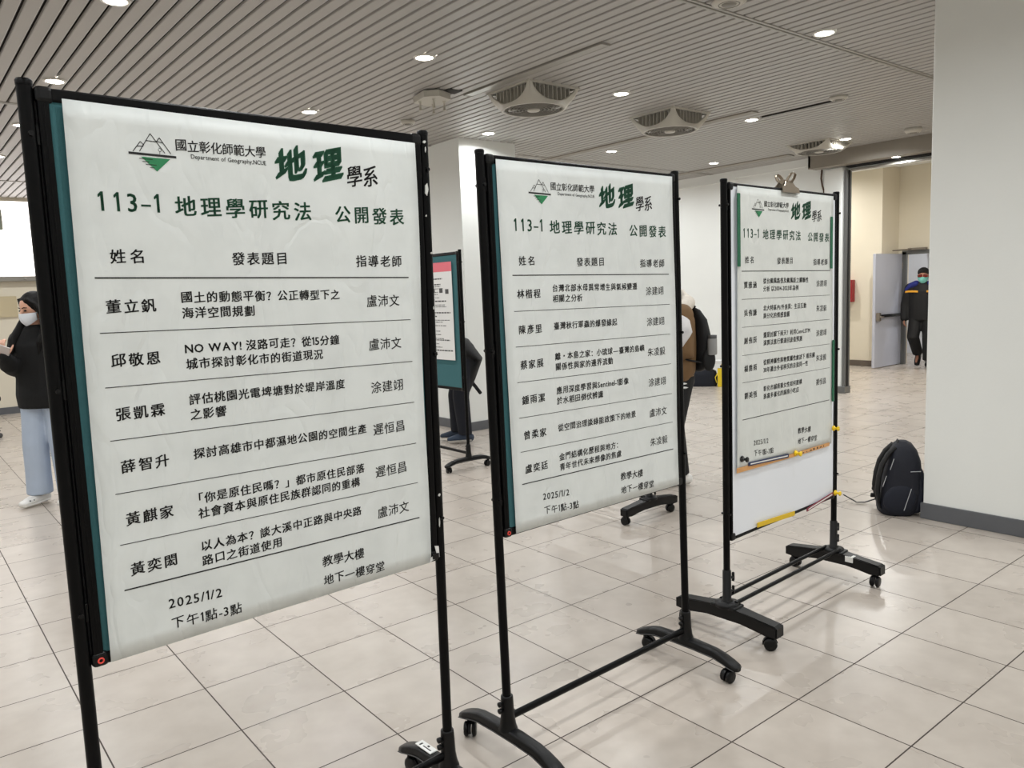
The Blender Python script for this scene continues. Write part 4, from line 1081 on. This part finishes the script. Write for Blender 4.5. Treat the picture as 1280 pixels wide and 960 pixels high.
def person(label, loc, face, J, skin, skin_m, voxel=0.008, head=(0, 0), scale=1.0, hands=(0.6, 0.6), hand_dirs=None):
    """local frame: faces -Y, +X is the person's own left"""
    rz = math.atan2(face[0], -face[1])
    root = thing('person', label, 'person', loc, rz)
    V = {k: Vector(v) for k, v in J.items()}
    Hm = head_frame(*head)
    mb = MB()
    mb.tube([V['pelvis'], (V['pelvis'] + V['chest']) / 2, V['chest'], V['neck'] + Vector((0, 0, -0.03))], [(0.155, 0.11), (0.125, 0.095), (0.15, 0.10), (0.06, 0.055)], 16, side=(1, 0, 0), round_ends=True)
    hc = V['head']
    mb.tube([V['neck'] - Vector((0, 0, 0.05)), V['neck'], hc - Vector((0, 0, 0.03))], [0.06, 0.05, 0.048], 12, round_ends=True)
    h = lambda p: hc + Hm @ Vector(p)
    mb.ell(hc + Hm @ Vector((0, 0.008, 0.02)), (0.076, 0.094, 0.098), Hm)
    mb.ell(h((0, -0.018, -0.045)), (0.058, 0.066, 0.068), Hm)
    mb.ell(h((0, -0.055, -0.092)), (0.028, 0.024, 0.02), Hm)
    mb.tube([h((0, -0.082, 0.012)), h((0, -0.100, -0.018)), h((0, -0.105, -0.030))], [0.009, 0.011, 0.014], 8, round_ends=True)
    for s_ in (-1, 1): mb.ell(h((s_ * 0.077, 0.012, -0.01)), (0.010, 0.02, 0.032), Hm)
    mb.ell(h((0, -0.082, -0.058)), (0.024, 0.012, 0.007), Hm); mb.ell(h((0, -0.080, -0.068)), (0.02, 0.012, 0.007), Hm)
    for i, sd in enumerate(('L', 'R')):
        mb.tube([V['sh' + sd], V['el' + sd], V['wr' + sd]], [0.05, 0.038, 0.025], 12, round_ends=True)
        mb.tube([V['hip' + sd], (V['hip' + sd] * 0.6 + V['kn' + sd] * 0.4), V['kn' + sd], V['kn' + sd] * 0.65 + V['an' + sd] * 0.35, V['an' + sd]], [0.085, 0.08, 0.055, 0.053, 0.035], 14, round_ends=True)
        mb.tube([V['an' + sd] + (V['an' + sd] - V['toe' + sd]) * 0.25 + Vector((0, 0, -0.03)), (V['an' + sd] + V['toe' + sd]) / 2 + Vector((0, 0, -0.012)), V['toe' + sd]], [0.022, 0.024, 0.016], 10, round_ends=True)
        hd_ = hand_dirs[i] if hand_dirs else None
        if hd_: hand(mb, V['wr' + sd], hd_[0], hd_[1], hd_[2], hands[i])
        else:
            dd = (V['wr' + sd] - V['el' + sd]).normalized()
            hand(mb, V['wr' + sd], dd, (1 if sd == 'R' else -1, 0.3, 0), 1 if sd == 'R' else -1, hands[i])
    put('body', remesh(mb, voxel, 3), skin_m, root)
    for s_ in (-1, 1):
        mb = MB(); mb.ell(h((s_ * 0.031, -0.078, 0.004)), (0.014, 0.009, 0.006), Hm, 12, 8); mb.build('eye', M['blackm'], root)
        mb = MB(); mb.tube([h((s_ * 0.014, -0.086, 0.024)), h((s_ * 0.034, -0.083, 0.029)), h((s_ * 0.052, -0.069, 0.024))], [0.003, 0.0035, 0.0022], 6); mb.build('eyebrow', M['hair'], root)
    return root, V, h, Hm

def mask(root, hc_fn, Hm, m):
    mb = MB(); rings = []
    for j in range(9):
        z = -0.012 - 0.10 * j / 8
        bul = 0.012 * math.sin(PI * j / 8)
        ring = []
        for k in range(15):
            a = R(-74 + 148 * k / 14)
            rx = 0.079 - 0.018 * (j / 8) ** 2; ry = 0.094 + bul - 0.012 * (j / 8) ** 3
            nose = 0.016 * math.exp(-(k - 7) ** 2 / 3.0) * (1 - j / 8) * 1.0
            ring.append(hc_fn((rx * math.sin(a), -(ry + nose) * math.cos(a) - 0.004, z * (1 - 0.25 * abs(math.sin(a)) ** 3) - 0.012 * abs(math.sin(a)) ** 2 * (1 - j / 8) + 0.01 * abs(math.sin(a)) * (j / 8))))
        rings.append(ring)
    back = [[p + Hm @ Vector((0, 0.004, 0)) for p in r] for r in rings]
    allr = [r + b[::-1] for r, b in zip(rings, back)]
    mb.loft(allr, True, True); o = mb.build('face_mask', m, root)
    mb = MB()
    for s_ in (-1, 1):
        mb.tube([hc_fn((s_ * 0.072, -0.03, -0.03)), hc_fn((s_ * 0.086, 0.0, -0.002)), hc_fn((s_ * 0.088, 0.025, 0.015)), hc_fn((s_ * 0.084, 0.03, -0.02)), hc_fn((s_ * 0.07, -0.02, -0.075))], 0.0022, 6)
    mb.build('ear_loop', m, o)

def garment(root, name, mb, m, voxel=0.010, it=4):
    return put(name, remesh(mb, voxel, it), m, root)

def shoe(root, an, toe, m, sole_m, w=0.045, name='shoe'):
    an, toe = Vector(an), Vector(toe)
    d = (toe - an); d.z = 0 if abs(d.z) < 0.09 else d.z
    d.normalize()
    dn = Vector((0, 0, -1)) if abs(d.z) < 0.3 else (Vector((0, 0, -1)) - d * (-d.z)).normalized()
    heel = an - d * 0.055 + dn * 0.045
    mb = MB()
    mb.tube([heel, an + dn * 0.035 + d * 0.03, an + dn * 0.045 + d * 0.10, an + dn * 0.055 + d * 0.165], [(0.042, 0.034), (0.045, 0.040), (0.034, 0.046), (0.024, 0.040)], 14, side=-dn, round_ends=True)
    mb.tube([an + dn * 0.02, an - dn * 0.02], [0.043, 0.038], 12)
    o = put(name, remesh(mb, 0.008, 3), m, root)
    mb = MB()
    mb.tube([heel + dn * 0.022, an + dn * 0.068 + d * 0.05, an + dn * 0.068 + d * 0.17], [(0.011, 0.038), (0.011, 0.044), (0.011, 0.038)], 14, side=-dn, round_ends=True)
    mb.build('sole', sole_m, o)
    return o

# woman with a phone, behind the left board
J = dict(pelvis=(0, 0.02, 0.90), chest=(0, 0.01, 1.22), neck=(0, 0.0, 1.385), head=(0.0, -0.03, 1.515), shL=(0.165, 0, 1.30), elL=(0.22, 0.03, 1.05), wrL=(0.20, -0.06, 0.84), shR=(-0.165, 0, 1.30), elR=(-0.20, -0.03, 1.04), wrR=(-0.105, -0.25, 1.165),
         hipL=(0.085, 0.02, 0.86), knL=(0.10, 0.0, 0.47), anL=(0.11, 0.03, 0.09), toeL=(0.13, -0.10, 0.035), hipR=(-0.085, 0.02, 0.86), knR=(-0.10, -0.02, 0.47), anR=(-0.12, 0.0, 0.09), toeR=(-0.15, -0.13, 0.035))
wm, V, h, Hm = person('person in black sweater and pale jeans, white mask, looking at phone at left', (0.945, 6.945, 0), (-0.58, -0.66), J, 'skin', M['skin'], 0.0075, head=(R(-26), R(12)), hands=(0.5, 0.7),
                      hand_dirs=[((0, -0.2, -0.95), (-0.9, 0.3, 0.0), -1), ((-0.15, -0.15, 0.95), (0.0, 0.9, 0.25), 1)])
mask(wm, h, Hm, M['mask_white'])
mb = MB()
mb.ell(h((0, 0.022, 0.035)), (0.088, 0.100, 0.098), Hm); mb.ell(h((0, 0.05, -0.02)), (0.09, 0.075, 0.09), Hm)
for s_ in (-1, 1):
    mb.tube([h((s_ * 0.035, -0.045, 0.085)), h((s_ * 0.074, -0.015, 0.04)), h((s_ * 0.092, 0.0, -0.05)), h((s_ * 0.10, -0.02, -0.15)), h((s_ * 0.10, -0.085, -0.24)), h((s_ * 0.09, -0.11, -0.33))], [(0.012, 0.03), (0.016, 0.035), (0.022, 0.042), (0.026, 0.042), (0.024, 0.036), (0.012, 0.022)], 10, round_ends=True)
mb.tube([(-0.075, 0.0, 1.47), (-0.115, -0.02, 1.37), (-0.15, -0.07, 1.28), (-0.145, -0.115, 1.20)], [0.03, 0.04, 0.04, 0.02], 10, round_ends=True)
mb.tube([h((0, 0.08, 0)), h((0, 0.10, -0.12)), h((0, 0.11, -0.28))], [(0.09, 0.05), (0.10, 0.045), (0.08, 0.03)], 14, side=(1, 0, 0), round_ends=True)
garment(wm, 'hair', mb, M['hair'], 0.009, 3)
mb = MB()
mb.tube([(0, 0.01, 0.76), (0, 0.01, 0.86), (0, 0.01, 1.05), (0, 0.005, 1.24), (0, 0.005, 1.33), (0, 0.0, 1.40)], [(0.205, 0.145), (0.215, 0.155), (0.195, 0.14), (0.205, 0.135), (0.14, 0.095), (0.075, 0.075)], 20, side=(1, 0, 0))
for sd in 'LR':
    w_ = V['wr' + sd]
    mb.tube([V['sh' + sd] + Vector((0, 0, -0.015)), V['el' + sd], V['el' + sd] * 0.45 + w_ * 0.55, w_], [0.066, 0.072, 0.068, 0.045], 14, round_ends=True)
garment(wm, 'sweater', mb, M['knit_black'], 0.011, 4)
mb = MB()
mb.tube([(0, 0.015, 0.94), (0, 0.015, 0.86), (0, 0.015, 0.76)], [(0.17, 0.125), (0.18, 0.13), (0.15, 0.12)], 18, side=(1, 0, 0))
for s_, sd in ((1, 'L'), (-1, 'R')):
    a = V['an' + sd] + Vector((0, 0.0, -0.005)); k = V['kn' + sd]
    mb.tube([(s_ * 0.088, 0.015, 0.86), V['hip' + sd] * 0.5 + k * 0.5, k, k * 0.45 + a * 0.55, a + Vector((0, 0, 0.0))], [0.105, 0.098, 0.092, 0.09, 0.094], 16)
garment(wm, 'trousers', mb, M['jeans'], 0.011, 3)
for sd in 'LR':
    o = shoe(wm, V['an' + sd], V['toe' + sd], M['shoe_white'], M['shoe_white'], name='clog')
    d = (V['toe' + sd] - V['an' + sd]); d.z = 0; d.normalize(); sdv = Vector((-d.y, d.x, 0))
    mb = MB()
    for u_, w_ in ((0.10, -0.038), (0.13, -0.034), (0.10, 0.038), (0.13, 0.034), (0.15, 0.0)):
        p = V['an' + sd] + d * u_ + sdv * w_ + Vector((0, 0, -0.036)); mb.ell(p, (0.007, 0.007, 0.006), None, 8, 6)
    mb.build('vent_hole', M['blackm'], o)
ph = thing('phone', 'silver cased phone held up by the masked person at left', 'phone', wm.location, wm.rotation_euler.z)
pc = V['wrR'] + Vector((-0.005, -0.045, 0.075))
_n = Vector((0, -0.85, -0.5)).normalized(); _l = Vector((-0.86, -0.26, 0.44)).normalized(); _s = _n.cross(_l)
m4 = Matrix.Translation(pc) @ Matrix(((_s.x, -_n.x, _l.x, 0), (_s.y, -_n.y, _l.y, 0), (_s.z, -_n.z, _l.z, 0), (0, 0, 0, 1)))
mb = MB(); mb.rbox((-0.039, -0.005, -0.075), (0.039, 0.005, 0.075), 0.0045, m4, 3); mb.build('case', M['phone'], ph)
mb = MB(); mb.rbox((-0.036, 0.0045, -0.072), (0.036, 0.0056, 0.072), 0.0004, m4, 1); mb.build('screen', M['blackm'], ph)
mb = MB(); mb.rbox((-0.033, -0.0075, 0.042), (-0.004, -0.0048, 0.070), 0.001, m4, 1); mb.build('camera_bump', M['blackp'], ph)

# person bending behind the farther felt board
fx, fy = -0.78, 0.625
J = dict(pelvis=(0, 0.04, 0.90), chest=(0, -0.36, 1.02), neck=(0, -0.54, 1.02), head=(0.0, -0.66, 0.98), shL=(0.16, -0.47, 1.0), elL=(0.20, -0.52, 0.74), wrL=(0.14, -0.62, 0.54), shR=(-0.16, -0.47, 1.0), elR=(-0.20, -0.52, 0.74), wrR=(-0.14, -0.62, 0.54),
         hipL=(0.085, 0.04, 0.86), knL=(0.09, 0.0, 0.47), anL=(0.09, 0.03, 0.10), toeL=(0.10, -0.12, 0.035), hipR=(-0.085, 0.04, 0.86), knR=(-0.09, -0.06, 0.47), anR=(-0.10, -0.06, 0.10), toeR=(-0.11, -0.21, 0.035))
bd, V, h, Hm = person('person in black coat bending over behind the farther teal board', (4.45 + 0.13 * 0.78, 6.6 - 0.13 * 0.625, 0), (fx, fy), J, 'skin', M['skin'], 0.010, head=(0, R(60)))
mb = MB(); mb.ell(h((0, 0.02, 0.035)), (0.086, 0.098, 0.096), Hm); mb.ell(h((0, 0.04, -0.02)), (0.085, 0.07, 0.08), Hm); garment(bd, 'hair', mb, M['hair'], 0.010)
mb = MB()
mb.tube([(0, 0.05, 0.50), (0, 0.10, 0.66), (0, 0.20, 0.845), (0, 0.06, 0.96), (0, -0.2, 1.0), (0, -0.42, 1.02), (0, -0.52, 1.02)], [(0.05, 0.03), (0.12, 0.055), (0.17, 0.035), (0.20, 0.10), (0.20, 0.14), (0.19, 0.12), (0.09, 0.085)], 18, side=(1, 0, 0), round_ends=True)
mb.tube([(0, 0.04, 0.62), (0, 0.07, 0.80), (0, 0.05, 0.92)], [(0.13, 0.06), (0.16, 0.11), (0.18, 0.12)], 16, side=(1, 0, 0), round_ends=True)
for sd in 'LR': mb.tube([V['sh' + sd], V['el' + sd], V['wr' + sd]], [0.075, 0.065, 0.05], 12, round_ends=True)
garment(bd, 'coat', mb, M['black_cloth'], 0.012)
mb = MB()
mb.tube([(0, 0.04, 0.93), (0, 0.04, 0.78)], [(0.165, 0.12), (0.16, 0.12)], 16, side=(1, 0, 0))
for sd in 'LR': mb.tube([V['hip' + sd], V['kn' + sd], V['an' + sd] + Vector((0, 0, -0.01))], [0.10, 0.085, 0.072], 14)
garment(bd, 'trousers', mb, M['navy_cloth'], 0.012)
for sd in 'LR': shoe(bd, V['an' + sd], V['toe' + sd], M['sneaker'], M['sole'])
mb = MB(); mb.tube([(0.0, 0.09, 0.64), (0.0, 0.15, 0.56), (0.0, 0.195, 0.495)], [(0.018, 0.012)] * 3, 10, round_ends=True); mb.build('hanging_strap', M['black_cloth'], bd)

# person in brown jacket with backpack, right of the middle board
fx, fy = -0.86, 0.50
J = dict(pelvis=(0, 0.0, 0.88), chest=(0, -0.02, 1.20), neck=(0, -0.06, 1.38), head=(0.0, -0.14, 1.47), shL=(0.17, -0.03, 1.29), elL=(0.20, -0.02, 1.02), wrL=(0.13, -0.22, 0.98), shR=(-0.17, -0.03, 1.29), elR=(-0.20, -0.02, 1.02), wrR=(-0.13, -0.22, 0.98),
         hipL=(0.085, 0.0, 0.84), knL=(0.09, -0.07, 0.46), anL=(0.09, -0.02, 0.09), toeL=(0.10, -0.17, 0.035), hipR=(-0.085, 0.0, 0.84), knR=(-0.09, -0.10, 0.46), anR=(-0.10, -0.12, 0.09), toeR=(-0.11, -0.26, 0.035))
bw, V, h, Hm = person('person in brown jacket with cream fleece hood, seen past the middle board', (4.72 - 0.045 * 0.78, 3.80 + 0.045 * 0.625, 0), (fx, fy), J, 'skin', M['skin'], 0.010, head=(0, R(30)))
mb = MB(); mb.ell(h((0, 0.02, 0.035)), (0.086, 0.098, 0.096), Hm); mb.ell(h((0, 0.04, -0.02)), (0.085, 0.07, 0.08), Hm); garment(bw, 'hair', mb, M['hair'], 0.010)
mb = MB()
mb.tube([(0, -0.025, 0.80), (0, -0.01, 0.88), (0, 0.0, 1.05), (0, -0.015, 1.24), (0, -0.03, 1.33), (0, -0.06, 1.39)], [(0.18, 0.10), (0.205, 0.125), (0.19, 0.125), (0.205, 0.13), (0.15, 0.11), (0.08, 0.08)], 20, side=(1, 0, 0))
for sd in 'LR': mb.tube([V['sh' + sd], V['el' + sd], V['wr' + sd]], [0.085, 0.075, 0.055], 14, round_ends=True)
garment(bw, 'jacket', mb, M['brown_cloth'], 0.011)
mb = MB()
mb.tube([(-0.12, -0.10, 1.325), (-0.13, 0.0, 1.345), (-0.08, 0.05, 1.375), (0, 0.065, 1.385), (0.08, 0.05, 1.375), (0.13, 0.0, 1.345), (0.12, -0.10, 1.325)], [0.045, 0.055, 0.058, 0.058, 0.058, 0.055, 0.045], 12, round_ends=True)
mb.ell((0, 0.03, 1.43), (0.06, 0.035, 0.05))
garment(bw, 'hood', mb, M['fur'], 0.011)
mb = MB()
mb.tube([(0, 0.0, 0.92), (0, 0.0, 0.76)], [(0.16, 0.115), (0.155, 0.115)], 16, side=(1, 0, 0))
for sd in 'LR': mb.tube([V['hip' + sd], V['kn' + sd], V['an' + sd] + Vector((0, 0, -0.01))], [0.095, 0.075, 0.062], 14)
tr = garment(bw, 'trousers', mb, M['black_cloth'], 0.012)
mb = MB()
for z_ in (0.785, 0.755): mb.torus(0.086, 0.009, (0.086, -0.03, z_), 'z', 24, 6)
mb.build('white_stripe', M['white_label'], tr)
for sd in 'LR': shoe(bw, V['an' + sd], V['toe' + sd], M['shoe_white'], M['sole'])
bk = thing('backpack', 'black backpack worn by the person in the brown jacket', 'backpack', bw.location, bw.rotation_euler.z)
mb = MB()
mb.tube([(0, 0.15, 0.90), (0, 0.165, 0.95), (0, 0.17, 1.12), (0, 0.155, 1.24), (0, 0.13, 1.31), (0, 0.12, 1.33)], [(0.13, 0.05), (0.15, 0.068), (0.15, 0.07), (0.135, 0.055), (0.10, 0.03), (0.05, 0.015)], 18, side=(1, 0, 0), round_ends=True); mb.build('main_bag', M['black_cloth'], bk)
mb = MB()
for s_ in (-1, 1): mb.tube([(s_ * 0.09, 0.10, 1.345), (s_ * 0.10, 0.02, 1.392), (s_ * 0.105, -0.09, 1.33), (s_ * 0.115, -0.15, 1.2), (s_ * 0.15, -0.13, 1.02), (s_ * 0.205, 0.0, 0.96), (s_ * 0.12, 0.14, 0.93)], [(0.02, 0.007)] * 7, 8, side=(1, 0, 0))
mb.build('shoulder_strap', M['black_cloth'], bk)
mb = MB(); mb.ell((0.155, 0.18, 0.95), (0.03, 0.05, 0.085)); mb.build('side_pocket', M['blackm'], bk)
bt = thing('drink_bottle', 'grey bottle in the side pocket of the black backpack', 'bottle', bw.location, bw.rotation_euler.z)
mb = MB(); mb.lathe([(0.03, 0.99), (0.034, 1.0), (0.034, 1.10), (0.03, 1.115)], (0.185, 0.195, 0), n=16); mb.build('bottle_body', M['grey_bottle'], bt)
mb = MB(); mb.lathe([(0.032, 1.11), (0.032, 1.135), (0.002, 1.137)], (0.185, 0.195, 0), n=16); mb.build('cap', M['edge_grey'], bt)
qb = thing('quilted_bag', 'white quilted bag at the side of the person in the brown jacket', 'bag', bw.location, bw.rotation_euler.z)
mb = MB(); mb.tube([(0.245, -0.07, 1.08), (0.25, -0.055, 1.17), (0.24, -0.065, 1.24), (0.225, -0.07, 1.29)], [(0.035, 0.02), (0.07, 0.045), (0.066, 0.045), (0.045, 0.02)], 16, side=(0, 1, 0), round_ends=True); mb.build('bag_body', M['quilt'], qb)
mb = MB(); mb.tube([(0.225, -0.06, 1.25), (0.20, -0.05, 1.33), (0.12, -0.03, 1.385), (0.20, 0.0, 1.33), (0.225, 0.02, 1.25)], 0.006, 8); mb.build('strap', M['quilt'], qb)

# man in the doorway
J = dict(pelvis=(0, 0.0, 0.86), chest=(0, 0.0, 1.18), neck=(0, -0.01, 1.33), head=(0.0, -0.03, 1.44), shL=(0.185, 0, 1.25), elL=(0.25, 0.02, 0.99), wrL=(0.25, -0.07, 0.78), shR=(-0.185, 0, 1.25), elR=(-0.25, 0.02, 0.99), wrR=(-0.26, -0.03, 0.78),
         hipL=(0.09, 0.0, 0.82), knL=(0.10, -0.12, 0.47), anL=(0.10, -0.10, 0.10), toeL=(0.11, -0.25, 0.035), hipR=(-0.09, 0.0, 0.82), knR=(-0.12, -0.10, 0.48), anR=(-0.07, 0.10, 0.20), toeR=(-0.08, 0.02, 0.07))
mn, V, h, Hm = person('person in dark jacket with yellow stripes and teal mask walking through the doorway', (13.5 + 0.06 * 0.78, 5.95 - 0.06 * 0.625, 0), (-0.95, -0.30), J, 'skin', M['skin2'], 0.010, head=(0, R(4)))
mn.scale = (1.05, 1.05, 1.05)
mask(mn, h, Hm, M['mask_teal'])
mb = MB(); mb.ell(h((0, 0.018, 0.052)), (0.086, 0.10, 0.082), Hm); garment(mn, 'knit_cap', mb, M['knit_black'], 0.010)
mb = MB()
for s_ in (-1, 1): mb.rbox((-0.03, -0.004, -0.02), (0.03, 0.004, 0.02), 0.004, Matrix.Translation(h((s_ * 0.036, -0.098, 0.004))) @ Hm.to_4x4())
mb.tube([h((-0.066, -0.09, 0.008)), h((-0.08, 0.01, 0.0))], 0.003, 6); mb.tube([h((0.066, -0.09, 0.008)), h((0.08, 0.01, 0.0))], 0.003, 6); mb.build('glasses', M['glass_red'], mn)
mb = MB()
mb.tube([(0, 0.0, 0.74), (0, 0.0, 0.86), (0, 0.0, 1.05), (0, 0.0, 1.20), (0, 0.0, 1.28), (0, -0.01, 1.35)], [(0.20, 0.14), (0.205, 0.15), (0.205, 0.145), (0.215, 0.14), (0.16, 0.11), (0.085, 0.085)], 20, side=(1, 0, 0))
for sd in 'LR': mb.tube([V['sh' + sd], V['el' + sd], V['wr' + sd]], [0.085, 0.075, 0.06], 14, round_ends=True)
jk = garment(mn, 'jacket', mb, M['black_cloth'], 0.012)
for s_ in (-1, 1):
    mb = MB(); mb.tube([(s_ * 0.10, -0.02, 1.315), (s_ * 0.17, -0.015, 1.29), (s_ * 0.225, -0.005, 1.23)], [(0.055, 0.085), (0.05, 0.085), (0.04, 0.075)], 14, side=(0, 0, 1), round_ends=True); mb.build('shoulder_panel', M['blue_cloth'], jk)
    mb = MB(); mb.tube([(s_ * 0.06, -0.139, 1.195), (s_ * 0.13, -0.128, 1.20), (s_ * 0.20, -0.088, 1.20), (s_ * 0.245, -0.07, 1.195)], [(0.016, 0.010)] * 4, 10, side=(0, 0, 1)); mb.build('yellow_stripe', M['yellow_cloth'], jk)
mb = MB()
mb.tube([(0, 0.0, 0.88), (0, 0.0, 0.74)], [(0.17, 0.12), (0.16, 0.12)], 16, side=(1, 0, 0))
for sd in 'LR': mb.tube([V['hip' + sd], V['kn' + sd], V['an' + sd] + Vector((0, 0, 0.01))], [0.105, 0.09, 0.078], 14)
garment(mn, 'trousers', mb, M['black_cloth'], 0.012)
for sd in 'LR': shoe(mn, V['an' + sd], V['toe' + sd], M['blackp'], M['blackm'])
